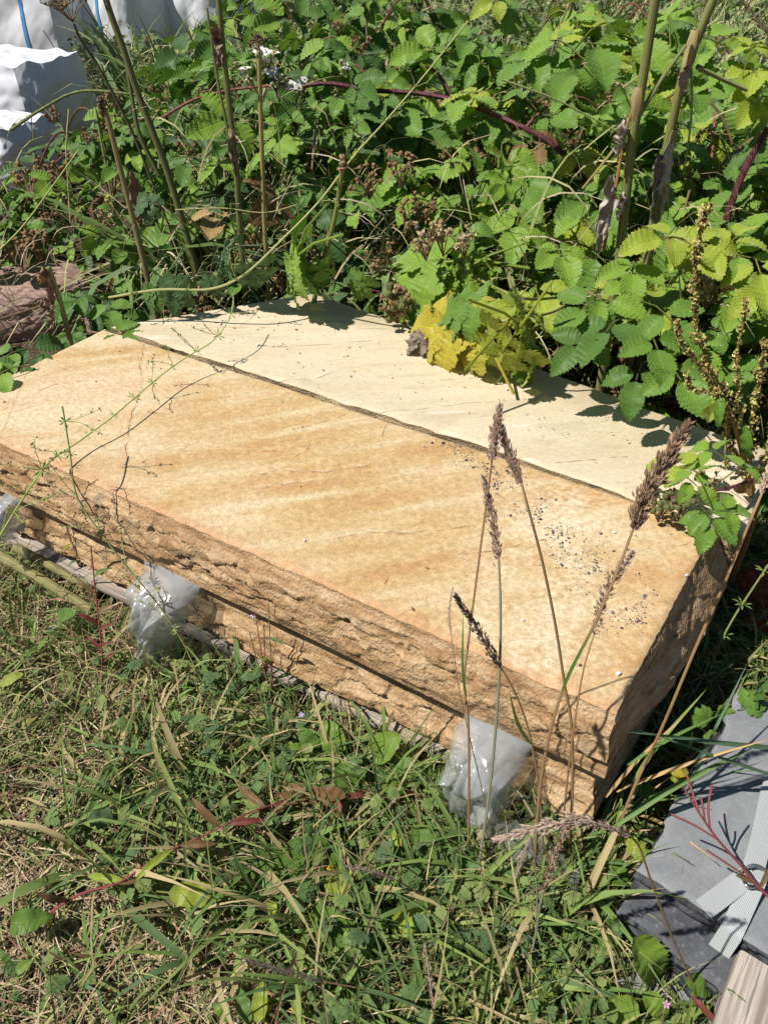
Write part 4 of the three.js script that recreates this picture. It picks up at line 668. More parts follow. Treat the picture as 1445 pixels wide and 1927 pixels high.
const greenAt = (x, z) => { const [u, v] = toUV(x, z); return clamp(0.27 + 0.95 * fbm(x * 2.6, z * 2.6, 44, 3) + 0.5 * sstep(-0.25, 0.25, x) + 0.25 * sstep(0.0, 0.4, x) + 0.2 * sstep(-0.2, -0.05, v)); };
{
  reseed(4242);
  const straw = [[], [], []], green = [[], [], [], []];
  const dropAt = () => { const t = rnd(); return t < 0.82 ? [R(-1.25, 1.0), R(-1.75, -0.22)] : [R(-2.6, 2.2), R(-2.5, 0.4)]; };
  for (let i = 0; i < 110000; i++) {
    const [x, z] = dropAt(); if (blocked(x, z)) continue; const g = greenAt(x, z); if (rnd() < g * 0.5) continue;
    const y = groundY(x, z) + 0.002 + 0.028 * rnd() * rnd() + 0.02 * Math.max(0, fbm(x * 8, z * 8, 3, 2)), k = R(0.55, 1.15), hue = rnd();
    straw[i % 3].push({ p: V3(x, y, z), q: quat(R(0, 6.283), 1.57 + R(-0.5, 0.12), R(-0.3, 0.3)), s: V3(R(0.05, 0.13), R(0.03, 0.11), R(0.05, 0.13)), c: sc3(hue < 0.55 ? [0.46, 0.35, 0.20] : hue < 0.82 ? [0.27, 0.18, 0.10] : [0.62, 0.52, 0.34], k) });
  }
  straw.forEach((l, i) => { const m = scatter('dry_grass', ST[i], strawMat, l, 'flattened straw coloured dry grass across the trodden lawn'); });
  for (let i = 0; i < 60000; i++) {
    const [x, z] = dropAt(); if (blocked(x, z)) continue; const g = greenAt(x, z); if (rnd() > g * 0.95 + 0.05) continue;
    const lie = rnd() < 0.36, k = R(0.6, 1.2), h = R(0.035, 0.115) * (0.7 + 0.6 * g), hue = rnd();
    green[i % 4].push({ p: V3(x, groundY(x, z) + (lie ? 0.012 * rnd() : 0), z), q: quat(R(0, 6.283), lie ? R(0.9, 1.5) : R(0, 0.8), R(-0.3, 0.3)), s: V3(h * R(0.45, 1.1), h, h), c: sc3(hue < 0.5 ? [0.19, 0.26, 0.06] : hue < 0.72 ? [0.27, 0.34, 0.09] : hue < 0.82 ? [0.13, 0.20, 0.08] : [0.44, 0.41, 0.17], k) });
  }
  green.forEach((l, i) => scatter('lawn_grass', GB[i], bladeMat, l, 'short green grass blades growing through the dry lawn'));
  const cover = [[], [], []], rosette = [];
  for (let i = 0; i < 2600; i++) {
    const [x, z] = dropAt(); if (blocked(x, z) || rnd() > greenAt(x, z) * 1.1 + 0.1 || fbm(x * 5, z * 5, 71, 2) < -0.08) continue; const s = R(0.010, 0.028);
    cover[i % 3].push({ p: V3(x, groundY(x, z) + R(0.012, 0.05), z), q: quat(R(0, 6.283), R(-0.4, 0.5), R(-0.4, 0.4)), s, c: pick([[0.20, 0.33, 0.08], [0.15, 0.27, 0.07], [0.27, 0.38, 0.10], [0.42, 0.42, 0.10]]) });
  }
  const coverMat = mat('ground_cover', { physical: true, map: veinMap, vertexColors: true, roughness: 0.85, transmission: 0.35, thickness: 0, clearcoat: 0.15, clearcoatRoughness: 0.5 });
  cover.forEach((l, i) => scatter('ground_cover', LOB[i], coverMat, l, 'small lobed weed leaves among the lawn grass'));
  for (let i = 0; i < 3000; i++) { const [x, z] = dropAt(); if (blocked(x, z)) continue; const g = greenAt(x, z); if (rnd() > g * 0.8) continue; rosette.push({ p: V3(x, groundY(x, z) + R(0.006, 0.03), z), q: quat(R(0, 6.283), R(-0.5, 0.6), R(-0.4, 0.4)), s: R(0.008, 0.022), c: pick([[0.14, 0.24, 0.06], [0.20, 0.30, 0.08], [0.11, 0.20, 0.06], [0.30, 0.22, 0.10]]) }); }
  scatter('clover', smallLeaf, coverMat, rosette, 'tiny weed leaves low in the lawn');
  const thin = [[], [], []]; for (let i = 0; i < 15000; i++) { let [x, z] = dropAt(); if (i > 12000) { const p = sl(R(-0.1, 1.75), -0.085 - 0.16 * rnd() * rnd(), 0); x = p.x; z = p.z; if (fbm(x * 5, z * 5, 15, 2) < -0.12) continue; } if (blocked(x, z)) continue; const flat = rnd() < 0.55, h = R(0.07, 0.2) * (z < -1.6 ? 1.2 : 1); thin[i % 3].push({ p: V3(x, groundY(x, z) + (flat ? R(0.005, 0.04) : 0), z), q: quat(R(0, 6.283), flat ? R(1.1, 1.55) : R(0.1, 1.0), R(-0.4, 0.4)), s: V3(h * 0.45, h, h), c: pick([[0.54, 0.43, 0.25], [0.60, 0.50, 0.32], [0.36, 0.37, 0.14], [0.42, 0.30, 0.17], [0.26, 0.32, 0.10], [0.34, 0.16, 0.11]]) }); }
  thin.forEach((l, i) => scatter('thin_stalks', ST[i], strawMat, l, 'thin dry and green stalks standing in the lawn'));
  const band = [[], [], [], []], bandLeaf = [[], [], []]; for (let i = 0; i < 7600; i++) { // growth against the pallet
    const tall = i % 3 === 1, u = tall ? R(-0.05, 0.8) : R(-0.15, 1.75), p = sl(u, -0.08 - (tall ? 0.42 : 0.24) * Math.pow(rnd(), 1.4), 0), x = p.x, z = p.z; if (blocked(x, z) || rnd() > 0.35 + 0.9 * sstep(0.95, 0.3, u) + fbm(x * 6, z * 6, 25, 2)) continue; const h = R(0.05, tall ? 0.23 : 0.17) * (0.75 + 0.8 * clamp(0.3 + fbm(x * 7, z * 7, 35, 2)));
    band[i % 4].push({ p: V3(x, groundY(x, z), z), q: quat(R(0, 6.283), R(0, 0.75), R(-0.3, 0.3)), s: V3(h * R(0.2, 0.6), h, h), c: sc3(pick([[0.16, 0.26, 0.06], [0.21, 0.31, 0.07], [0.27, 0.34, 0.09], [0.50, 0.41, 0.21], [0.44, 0.37, 0.17], [0.13, 0.22, 0.07]]), R(0.7, 1.2)) });
    if (i % 7 === 0) bandLeaf[i % 21 / 7 | 0].push({ p: V3(x, groundY(x, z) + R(0.03, 0.12) * (u < 0.9 ? 1 : 0.6), z), q: quat(R(0, 6.283), R(-0.5, 0.7), R(-0.5, 0.5)), s: R(0.012, 0.03), c: pick([[0.16, 0.29, 0.07], [0.22, 0.34, 0.08], [0.11, 0.21, 0.06], [0.30, 0.38, 0.10]]) });
  }
  band.forEach((l, i) => scatter('weed_growth', GB[i], bladeMat, l, 'tangled green grass growing up against the pallet front')); bandLeaf.forEach((l, i) => scatter('weed_growth', i ? LOB[i] : smallLeaf, coverMat, l, 'small weed leaves growing up against the pallet front'));
  // dead leaves and bits
  const crumbs = []; for (let i = 0; i < 2500; i++) { const [x, z] = dropAt(); if (blocked(x, z)) continue; crumbs.push({ p: V3(x, groundY(x, z) + R(0.004, 0.02), z), q: quat(R(0, 6.283), R(-0.5, 0.5), R(-0.4, 0.4)), s: R(0.006, 0.02), c: pick([[0.30, 0.20, 0.12], [0.20, 0.13, 0.08], [0.42, 0.34, 0.22]]) }); }
  scatter('leaf_litter', smallLeaf, mat('litter', { vertexColors: true, roughness: 0.95 }), crumbs, 'brown dead leaf crumbs on the lawn');
}
{ // meadow behind and tall grass among the brambles
  reseed(555); const tall = [[], [], [], []], pale = [[], [], []];
  for (let i = 0; i < 60000; i++) {
    const far = rnd(), z = -2.6 - Math.pow(far, 1.7) * 26, x = R(-1, 1) * (1.2 + Math.abs(z) * 0.75); if (x < -0.55 * Math.abs(z) * 0.5 - 0.3 && z < -5.2 && z > -9.5) continue; if (inSlab(x, z, 0.1) || (x < -0.85 && z > -5.4)) continue;
    const h = R(0.3, 0.85) * (z > -4 ? 0.8 : 1), b = rnd();
    (b < 0.62 ? tall[i % 4] : pale[i % 3]).push({ p: V3(x, groundY(x, z) * (Math.abs(z) < 12 ? 1 : 0), z), q: quat(R(0, 6.283), R(0, 0.5), R(-0.25, 0.25)), s: V3(h * R(0.5, 1.0), h, h), c: b < 0.62 ? sc3(pick([[0.16, 0.25, 0.06], [0.22, 0.32, 0.08], [0.13, 0.20, 0.07], [0.34, 0.36, 0.14]]), R(0.7, 1.3)) : sc3([0.56, 0.48, 0.28], R(0.6, 1.2)) });
  }
  tall.forEach((l, i) => scatter('tall_grass', GB[i], bladeMat, l, 'tall green grass behind and between the brambles'));
  pale.forEach((l, i) => scatter('tall_dry_grass', ST[i], strawMat, l, 'tall straw coloured grass stems behind the brambles'));
}

{ // dead twigs and haulm tangled in the bramble bank
  reseed(909); const tw = [[], [], []];
  for (let i = 0; i < 1700; i++) { const x = R(-1.9, 1.9), z = -2.15 - 1.6 * Math.pow(rnd(), 1.5) + 0.25 * x, y = R(0.05, 0.75); if (inSlab(x, z, 0.05) || (x < -0.85 && y > 0.5)) continue; const l = R(0.10, 0.34); tw[i % 3].push({ p: V3(x, y, z), q: quat(R(0, 6.283), R(0.2, 1.7), R(-0.6, 0.6)), s: V3(l * R(0.35, 0.7), l, l), c: pick([[0.40, 0.31, 0.19], [0.52, 0.44, 0.30], [0.30, 0.22, 0.13], [0.34, 0.36, 0.14], [0.44, 0.40, 0.20]]) }); }
  tw.forEach((l, i) => scatter('dead_haulm', ST[i], strawMat, l, 'dead tan stems tangled through the bramble bank'));
}

// ------------------------------------------------------------------ single plants
const rootAt = (px, py) => { const p = onY(px, py, 0); p.y = groundY(p.x, p.z); return p; };
const hang = (o, m) => { m.position.copy(o.position).negate(); return m; }; // geometry was made in world metres
// tall hogweed stalk: ribbed tube with sheaths at the joints and dry leaves hanging from them
function stalkGeo(pts, r0, r1, colA, colB, ribs = 11, n = 46) {
  const P = curve(pts, n), m = new MB(), N = ribs * 2; let A = V3(0, 0, 1), T = V3(), B = V3();
  for (let k = 0; k <= n; k++) {
    T.subVectors(P[Math.min(n, k + 1)], P[Math.max(0, k - 1)]).normalize(); A.addScaledVector(T, -A.dot(T)).normalize(); B.crossVectors(T, A);
    const t = k / n, r = lerp(r0, r1, t);
    for (let j = 0; j <= N; j++) { const a = j / N * 6.2832, q = r * (j % 2 ? 1.05 : 0.93), s = clamp(0.5 + 1.2 * fbm(j * 0.9, t * 7, r0 * 900, 2)); m.color(sc3(mix3(colA, colB, s), j % 2 ? 1.12 : 0.85)); m.v(P[k].clone().addScaledVector(A, Math.cos(a) * q).addScaledVector(B, Math.sin(a) * q), j / N, t); }
  }
  for (let k = 0; k < n; k++) for (let j = 0; j < N; j++) { const a = k * (N + 1) + j; m.quad(a, a + 1, a + N + 2, a + N + 1); }
  const c = m.v(P[n]); for (let j = 0; j < N; j++) m.tri(c, n * (N + 1) + j, n * (N + 1) + j + 1);
  return m.geo();
}
const dryMat = mat('dry_leaf', { vertexColors: true, roughness: 0.95 });
function dryLeafGeo(top, len, w, k, col = [0.40, 0.34, 0.27]) { // a withered leaf hanging from a point
  const m = new MB(), ns = 10, nt = 26;
  for (let j = 0; j <= nt; j++) for (let i = 0; i <= ns; i++) {
    const t = j / nt, s = i / ns * 2 - 1, ww = w * (0.25 + Math.sin(Math.PI * Math.pow(t, 0.8)) * (0.8 + 0.9 * noise(t * 7, k, s * 2))), a = s * 2.0 + 2.2 * noise(t * 4, k, 2) + k;
    m.color(sc3(col, 0.7 + 0.5 * clamp(0.5 + fbm(s * 4, t * 9, k, 2) * 2)));
    m.v(V3(top.x + Math.cos(a) * ww * (0.5 + 0.5 * Math.abs(s)) + 0.25 * w * noise(t * 3, k, 4), top.y - t * len, top.z + Math.sin(a) * ww * 0.8 + 0.5 * w * noise(s * 3, t * 8, k)), i / ns, t);
  }
  for (let j = 0; j < nt; j++) for (let i = 0; i < ns; i++) { const a = j * (ns + 1) + i; m.quad(a, a + 1, a + ns + 2, a + ns + 1); }
  return m.geo();
}
function umbelGeo(c, r, k, col) { const m = new MB().color(col); reseed(k); for (let i = 0; i < 14; i++) { const d = V3(R(-1, 1), R(0.3, 1), R(-1, 1)).normalize().multiplyScalar(r * R(0.6, 1)), e = c.clone().add(d); m.tube([c, c.clone().addScaledVector(d, 0.5).add(V3(0, r * 0.06, 0)), e], 0.0012, 3); for (let q = 0; q < 5; q++) m.tube([e, e.clone().add(V3(R(-1, 1), R(0.2, 1.2), R(-1, 1)).multiplyScalar(r * 0.28))], 0.0018, 3, 1, true); } return m.geo(); }
function hogweedStalk(o) { // px: points bottom to top [px, py]; z
  const pts = o.px.map(([x, y, dz]) => onZ(x, y, o.z + (dz || 0))), f = pts[0].clone(); f.y = 0; f.x -= (pts[1].x - pts[0].x) / Math.max(0.05, pts[1].y - pts[0].y) * pts[0].y * 0.6;
  const t = thing('hogweed_stalk', f.clone(), o.label, 'hogweed', o.group); hang(t, mesh('stem', stalkGeo([f, ...pts], o.r * 0.96, o.r * 0.74, o.a || [0.15, 0.18, 0.05], o.b || [0.30, 0.29, 0.09]), stalkMat, t));
  for (const [x, y, len] of o.nodes || []) { const c = onZ(x, y, o.z), i = new MB(); const T = pts[pts.length - 1].clone().sub(pts[0]).normalize(); i.color([0.36, 0.29, 0.14]); i.tube([c.clone().addScaledVector(T, -len), c.clone().addScaledVector(T, -len * 0.3), c.clone().addScaledVector(T, len * 0.4), c.clone().addScaledVector(T, len)], (u) => o.r * (0.9 + 0.22 * Math.sin(u * 3.14) + 0.25 * noise(u * 7, x, y)), 9); for (let v = 0; v < i.p.length; v += 3) { const q = 0.35 * o.r * fbm(i.p[v] * 90, i.p[v + 1] * 60, i.p[v + 2] * 90, 2); i.p[v] += q; i.p[v + 2] += q; const f = 0.65 + 0.9 * clamp(0.5 + 2 * fbm(i.p[v] * 200, i.p[v + 1] * 25, i.p[v + 2] * 200, 2)); i.c[v] *= f; i.c[v + 1] *= f * 0.97; i.c[v + 2] *= f * 0.9; } hang(t, mesh('leaf_sheath', i.geo(), dryMat, t)); }
  for (const [x, y, len, w, col] of o.dry || []) hang(t, mesh('dry_leaf', dryLeafGeo(onZ(x, y, o.z + 0.015), len, w * 0.8, x * 0.37, col), dryMat, t));
  for (const [x, y, r, col] of o.umbel || []) hang(t, mesh('umbel', umbelGeo(onZ(x, y, o.z), r, x, col || [0.16, 0.12, 0.06]), dryMat, t));
  for (const [list, r, col] of o.side || []) { const m = new MB().color(col || [0.22, 0.23, 0.08]); m.tube(curve(list.map(([x, y, dz]) => onZ(x, y, o.z + (dz || 0))), 20), (u) => r * (1 - 0.4 * u), 6); hang(t, mesh('side_stem', m.geo(), stalkMat, t)); }
  return t;
}
const TAN = [0.42, 0.33, 0.23], GREY = [0.52, 0.46, 0.37];
hogweedStalk({ z: -1.95, r: 0.0125, px: [[1165, 480], [1172, 420], [1190, 260], [1212, 130], [1232, 0], [1244, -80]], nodes: [[1198, 195, 0.035]], dry: [[1172, 225, 0.085, 0.020, GREY], [1150, 330, 0.18, 0.026, GREY], [1172, 360, 0.07, 0.016, GREY]], side: [[[[1135, 470], [1160, 340], [1178, 240], [1186, 215]], 0.0045, [0.40, 0.21, 0.08]], [[[1200, 220], [1250, 140], [1290, 85]], 0.006, [0.20, 0.22, 0.07]], [[[1185, 240], [1140, 300], [1095, 355]], 0.004, [0.30, 0.24, 0.10]]], label: 'thick ridged hogweed stalk with a torn tan joint, left of the tall right pair' });
hogweedStalk({ z: -2.0, r: 0.0120, px: [[1218, 490], [1232, 400], [1258, 260], [1290, 125], [1312, 70], [1345, -10], [1375, -80]], nodes: [[1298, 100, 0.045], [1262, 260, 0.02]], dry: [[1262, 268, 0.12, 0.022, GREY], [1250, 330, 0.16, 0.022, GREY], [1292, 125, 0.06, 0.016, TAN], [1245, 290, 0.1, 0.018, [0.2, 0.17, 0.14]]], side: [[[[1300, 130], [1300, 220], [1285, 330]], 0.003, [0.32, 0.40, 0.18]], [[[1310, 125], [1360, 150], [1405, 170]], 0.006, [0.24, 0.25, 0.1]]], label: 'thick hogweed stalk with grey withered leaves, right of the tall right pair' });
hogweedStalk({ z: -2.35, r: 0.0095, px: [[450, 400], [446, 330], [432, 200], [420, 90], [410, -20]], nodes: [[437, 250, 0.012]], dry: [[436, 250, 0.12, 0.018, [0.30, 0.24, 0.18]], [404, 45, 0.10, 0.02, [0.30, 0.22, 0.16]]], side: [[[[432, 260], [410, 150], [396, 60], [390, 15]], 0.0048, [0.14, 0.16, 0.06]]], a: [0.10, 0.13, 0.04], b: [0.20, 0.22, 0.07], label: 'dark green hogweed stalk with shrivelled leaves left of the cream flower head' });
hogweedStalk({ z: -2.35, r: 0.0072, px: [[498, 420], [495, 330], [491, 220], [488, 120], [487, 95]], umbel: [[486, 95, 0.035, [0.20, 0.12, 0.07]]], a: [0.28, 0.25, 0.08], b: [0.40, 0.33, 0.12], label: 'yellowish hogweed stalk topped by a small brown seed head' });
hogweedStalk({ z: -2.5, r: 0.011, px: [[318, 330], [285, 240], [258, 170], [232, 90], [205, 15], [190, -40]], umbel: [[200, 5, 0.09, [0.20, 0.15, 0.08]]], side: [[[[300, 330], [262, 250], [250, 190], [238, 120]], 0.009, [0.13, 0.15, 0.05]]], a: [0.12, 0.14, 0.05], b: [0.22, 0.22, 0.08], label: 'stout hogweed stalk leaning left in front of the white bags' });
hogweedStalk({ z: -2.6, r: 0.0045, px: [[250, 250], [215, 180], [180, 115], [150, 70], [140, 45]], umbel: [[138, 42, 0.11, [0.22, 0.15, 0.08]], [118, 18, 0.05, [0.26, 0.2, 0.12]]], a: [0.09, 0.09, 0.05], b: [0.14, 0.13, 0.06], label: 'thin dark hogweed stem with a spread seed umbel against the white bags' });
hogweedStalk({ z: -2.25, r: 0.0085, px: [[268, 480], [248, 400], [225, 310], [200, 215], [186, 185]], dry: [[246, 320, 0.15, 0.018, [0.26, 0.17, 0.12]], [187, 182, 0.05, 0.014, [0.14, 0.09, 0.06]]], a: [0.22, 0.17, 0.09], b: [0.30, 0.26, 0.11], label: 'broken brown hogweed stalk with a withered tip above the left leaves' });
hogweedStalk({ z: -2.0, r: 0.0080, px: [[135, 650], [120, 590], [105, 540], [92, 502]], dry: [[80, 500, 0.11, 0.018, [0.30, 0.20, 0.14]], [84, 560, 0.09, 0.018, [0.32, 0.23, 0.16]]], a: [0.16, 0.19, 0.06], b: [0.27, 0.28, 0.10], label: 'short cut hogweed stalk beside the reddish boulder' });
hogweedStalk({ z: -2.15, r: 0.0075, px: [[598, 530], [612, 480], [630, 410], [641, 340], [645, 292]], dry: [[645, 290, 0.05, 0.018, [0.34, 0.22, 0.13]]], a: [0.14, 0.17, 0.04], b: [0.24, 0.27, 0.08], label: 'curved olive hogweed stalk rising behind the middle of the pale slab' });

// hogweed leaves: five lobed segments on one stalk
function hogweedLeafGeo(k) {
  const m = new MB(); reseed(k * 71 + 3);
  const w = (y) => 0.30 * Math.pow(Math.sin(Math.PI * Math.min(1, Math.pow(y, 0.85) * 0.97 + 0.03)), 0.6) * (0.62 + 0.55 * Math.pow(Math.abs(Math.sin(y * 8.6 + 0.4)), 0.8));
  const seg = (yaw, z, len) => blade(m, w, { rows: 26, tooth: 0.09, fold: R(-0.1, 0.25), bend: R(0.3, 0.9), ripple: 0.03, warp: 2, k: k + yaw * 3, len, M: TRS(0, 0.01, z, yaw, R(-0.1, 0.25), R(-0.2, 0.2)) });
  seg(0, 0.30, 0.95); for (const s of [-1, 1]) { seg(s * R(0.65, 0.85), 0.26, 0.85); seg(s * R(1.1, 1.4), 0.0, 0.78); }
  m.color([0.95, 0.9, 0.6]); m.tube([V3(0, 0, 0.35), V3(0, -0.01, 0), V3(0, -0.15, -0.5), V3(0, -0.5, -1.0)], 0.022, 5);
  return m.geo();
}
const HL = [0, 1, 2, 3].map(hogweedLeafGeo);
const shrivel = hogweedLeafGeo(9); { const p = shrivel.attributes.position; for (let i = 0; i < p.count; i++) { const x = p.getX(i), y = p.getY(i), z = p.getZ(i); p.setXYZ(i, x * 0.7 + 0.12 * noise(x * 5, z * 5, 1), y + 0.35 * fbm(x * 4, z * 4, 2, 3), z * 0.8 + 0.12 * noise(x * 5, z * 5, 8)); } shrivel.computeVertexNormals(); }
// leaf from base pixel to tip pixel, each with its height
function pxLeaf(o, geo, m, base, tip, k = 1, n = V3(-0.15, 0.85, 0.35), name = 'leaf') { const a = onY(...base), b = onY(...tip), d = b.clone().sub(a); return addLeaf(o, geo, m, a, d, n, d.length() * k, name); }
{
  const H = (h) => TOP + h, o = thing('hogweed_plant', onY(900, 600, TOP), 'hogweed with yellowing lobed leaves drooping onto the pale slab', 'hogweed');
  reseed(61);
  const yel = LEAF.yellow, lim = LEAF.lime, br = LEAF.bright;
  const l = (g, m, a, b, n, lab) => { const x = pxLeaf(o, g, m, a, b, 1.02, n); if (lab) x.userData.label = lab; return x; };
  l(HL[0], yel, [860, 625, H(0.10)], [780, 610, H(0.06)], V3(-0.2, 0.6, 0.7), 'yellow leaf with a brown edge');
  l(shrivel, LEAF.grey, [800, 640, H(0.05)], [752, 648, H(0.02)], V3(0, 0.8, 0.5), 'shrivelled grey brown leaf');
  l(HL[2], yel, [905, 620, H(0.12)], [868, 555, H(0.14)], V3(-0.1, 0.5, 0.8), 'bright yellow leaf pointing up');
  l(HL[1], leafTone('lemon', C(206, 200, 66)), [905, 635, H(0.11)], [845, 672, H(0.03)], V3(-0.1, 0.75, 0.6), 'lemon yellow lobed leaf');
  l(HL[3], lim, [960, 640, H(0.15)], [915, 700, H(0.03)], V3(0.1, 0.7, 0.7), 'yellow green lobed leaf hanging lowest');
  l(HL[0], lim, [985, 615, H(0.18)], [1015, 665, H(0.07)], V3(0.3, 0.7, 0.6)); l(HL[2], lim, [960, 600, H(0.2)], [1005, 555, H(0.2)], V3(0.1, 0.7, 0.6));
  l(HL[1], br, [830, 492, H(0.17)], [715, 520, H(0.09)], V3(-0.2, 0.8, 0.5)); l(HL[3], br, [875, 505, H(0.17)], [800, 560, H(0.07)], V3(-0.15, 0.7, 0.6)); l(HL[2], br, [880, 485, H(0.18)], [890, 545, H(0.1)], V3(-0.1, 0.75, 0.55));
  l(HL[0], LEAF.mid, [900, 570, H(0.18)], [830, 590, H(0.12)], V3(-0.1, 0.8, 0.5)); l(HL[1], LEAF.mid, [960, 690, H(0.05)], [1010, 640, H(0.1)], V3(0.1, 0.9, 0.4));
  const m = new MB().color([0.34, 0.34, 0.10]); for (const q of [[[905, 620, 0.11], [960, 600, 0.16], [1030, 590, 0.14], [1080, 560, 0.05]], [[860, 497, 0.17], [900, 525, 0.16], [980, 560, 0.2], [1050, 560, 0.1]]]) m.tube(curve(q.map(([x, y, h]) => onY(x, y, H(h))), 16), 0.004, 6);
  hang(o, mesh('leaf_stalk', m.geo(), stalkMat, o));
}
{ // shaded hogweed leaves at the back edge, left of the middle
  const o = thing('hogweed_plant', onY(400, 540, TOP), 'shaded hogweed leaves at the back left edge of the pale slab', 'hogweed'); reseed(62);
  for (const [bx, by, bh, tx, ty, th, tone, g] of [[330, 525, 0.12, 330, 600, 0.02, 'blue', 0], [395, 520, 0.12, 395, 575, 0.03, 'blue', 1], [300, 530, 0.1, 265, 590, 0.02, 'dark', 2], [470, 500, 0.16, 500, 555, 0.05, 'blue', 3], [560, 470, 0.2, 565, 550, 0.03, 'mid', 1], [560, 480, 0.2, 530, 540, 0.06, 'bright', 0], [600, 500, 0.16, 620, 545, 0.08, 'mid', 2], [680, 520, 0.12, 670, 575, 0.03, 'mid', 3], [430, 470, 0.18, 400, 500, 0.1, 'blue', 2], [280, 370, 0.3, 270, 420, 0.25, 'blue', 1]]) pxLeaf(o, HL[g], LEAF[tone], [bx, by, TOP + bh], [tx, ty, TOP + th], 0.8, V3(-0.15, 0.75, 0.6));
}
// ------------------------------------------------------------------ dock with ochre seed spikes
function spikeGeo(P, r, n, k, len) { // many small winged seeds along a stem
  const m = new MB(); reseed(k);
  m.color([0.30, 0.26, 0.08]); m.tube(P, 0.0024, 5);
  const L = P.length - 1;
  for (let i = 0; i < n; i++) {
    const t = rnd(), x = t * L, a = Math.min(L - 1, Math.floor(x)), whorl = 0.6 + 0.4 * Math.sin(t * len), c = P[a].clone().lerp(P[a + 1], x - a), d = V3(R(-1, 1), R(-1, 0.6), R(-1, 1)).normalize(), q = c.addScaledVector(d, r * whorl * Math.pow(rnd(), 0.5) * (1.1 - 0.6 * t));
    const s = R(0.0030, 0.0055), e = V3(R(-1, 1), R(-1, 1), R(-1, 1)).normalize(), f = V3(e.y, e.z, e.x).cross(e).normalize(), g = e.clone().cross(f);
    m.color(sc3(pick([[0.50, 0.46, 0.14], [0.42, 0.42, 0.13], [0.56, 0.46, 0.17], [0.34, 0.22, 0.09]]), R(0.8, 1.3)));
    for (const h of [f, g]) m.quad(m.v(q.clone().addScaledVector(e, s)), m.v(q.clone().addScaledVector(h, s * 0.7)), m.v(q.clone().addScaledVector(e, -s)), m.v(q.clone().addScaledVector(h, -s * 0.7)));
  }
  return m.geo();
}
{
  const z = -1.28, Z = (x, y, dz = 0) => onZ(x, y, z + dz), f = Z(1428, 960); f.y = 0; const o = thing('dock_plant', f, 'dock with ochre brown seed spikes at the right edge', 'dock');
  const m = new MB().color([0.36, 0.20, 0.06]); m.tube(curve([f, Z(1425, 930), Z(1404, 880), Z(1385, 810), Z(1362, 745)], 24), (t) => 0.0075 - 0.003 * t, 7); hang(o, mesh('stem', m.geo(), stalkMat, o));
  const sp = (pts, r, n, k) => hang(o, mesh('seed_spike', spikeGeo(curve(pts.map((q) => Z(...q)), 26), r, n, k, 40), stalkMat, o));
  sp([[1362, 745], [1335, 690], [1310, 610], [1308, 500], [1320, 420], [1330, 385]], 0.020, 620, 1); sp([[1350, 740], [1310, 680], [1280, 640], [1272, 600]], 0.013, 240, 2); sp([[1375, 780], [1340, 740], [1300, 730], [1290, 700]], 0.013, 200, 3);
  sp([[1395, 830], [1390, 740], [1385, 680], [1398, 600], [1402, 560]], 0.013, 300, 4); sp([[1410, 900], [1415, 800], [1430, 700], [1440, 640]], 0.018, 420, 5); sp([[1400, 860], [1385, 800], [1370, 780], [1365, 880]], 0.012, 200, 6); sp([[1405, 880], [1380, 850], [1368, 820], [1372, 770]], 0.014, 300, 7); sp([[1420, 920], [1445, 840], [1460, 760]], 0.016, 260, 8);
  reseed(8); const lf = new MB(); blade(lf, ovate(0.14, 0.5, 0.6), { rows: 12, tooth: 0.06, fold: 0.5, bend: 0.8, k: 4, ripple: 0.05 }); const lg = lf.geo();
  for (const [a, b, t] of [[[1370, 755, 0.02], [1302, 800, -0.02], 'lime'], [[1420, 900, 0.05], [1365, 975, 0.03], 'rust'], [[1355, 740, 0], [1350, 800, 0.05], 'mid'], [[1400, 800, 0], [1408, 870, 0.04], 'mid']]) { const p = Z(...a), q = Z(...b); addLeaf(o, lg, LEAF[t], p, q.clone().sub(p), V3(-0.4, 0.5, 0.7), q.distanceTo(p) * 1.05); }
}
// ------------------------------------------------------------------ grass stems with seed heads
function headGeo(P, r, n, k, cols, open = 1) {
  const m = new MB(); reseed(k); const L = P.length - 1;
  m.color(cols[0]); m.tube(P, 0.0010, 4);
  for (let i = 0; i < n; i++) {
    const t = Math.pow((i + rnd()) / n, 0.95), x = t * L, a = Math.min(L - 1, Math.floor(x)), T = P[a + 1].clone().sub(P[a]).normalize(), c = P[a].clone().lerp(P[a + 1], x - a), d = V3(R(-1, 1), R(-1, 1), R(-1, 1)); d.addScaledVector(T, -d.dot(T)).normalize();
    const prof = Math.pow(Math.sin(Math.PI * Math.min(1, 0.12 + t * 0.9)), 0.7) * (0.75 + 0.35 * Math.sin(t * 34 + k)), q = c.addScaledVector(d, r * prof * R(0.15, 0.8)), e = T.clone().addScaledVector(d, R(0.25, 0.7) * open).normalize(), s = r * R(0.55, 0.95), f = e.clone().cross(d).normalize(), g = e.clone().cross(f);
    m.color(sc3(pick(cols), R(0.7, 1.25)));
    for (const h of [f, g]) m.quad(m.v(q), m.v(q.clone().addScaledVector(e, s * 0.45).addScaledVector(h, s * 0.16)), m.v(q.clone().addScaledVector(e, s)), m.v(q.clone().addScaledVector(e, s * 0.45).addScaledVector(h, -s * 0.16)));
  }
  return m.geo();
}
const PURP = [[0.66, 0.49, 0.38], [0.74, 0.57, 0.45], [0.52, 0.36, 0.28], [0.80, 0.66, 0.53]], PALE = [[0.60, 0.46, 0.36], [0.68, 0.55, 0.44], [0.50, 0.36, 0.28]], DARK = [[0.20, 0.15, 0.13], [0.28, 0.21, 0.18], [0.38, 0.29, 0.24]], BUFF = [[0.54, 0.39, 0.26], [0.64, 0.49, 0.33], [0.42, 0.29, 0.19]];
const stemCols = { tan: [0.36, 0.22, 0.10], green: [0.26, 0.28, 0.11], grey: [0.30, 0.30, 0.20] };
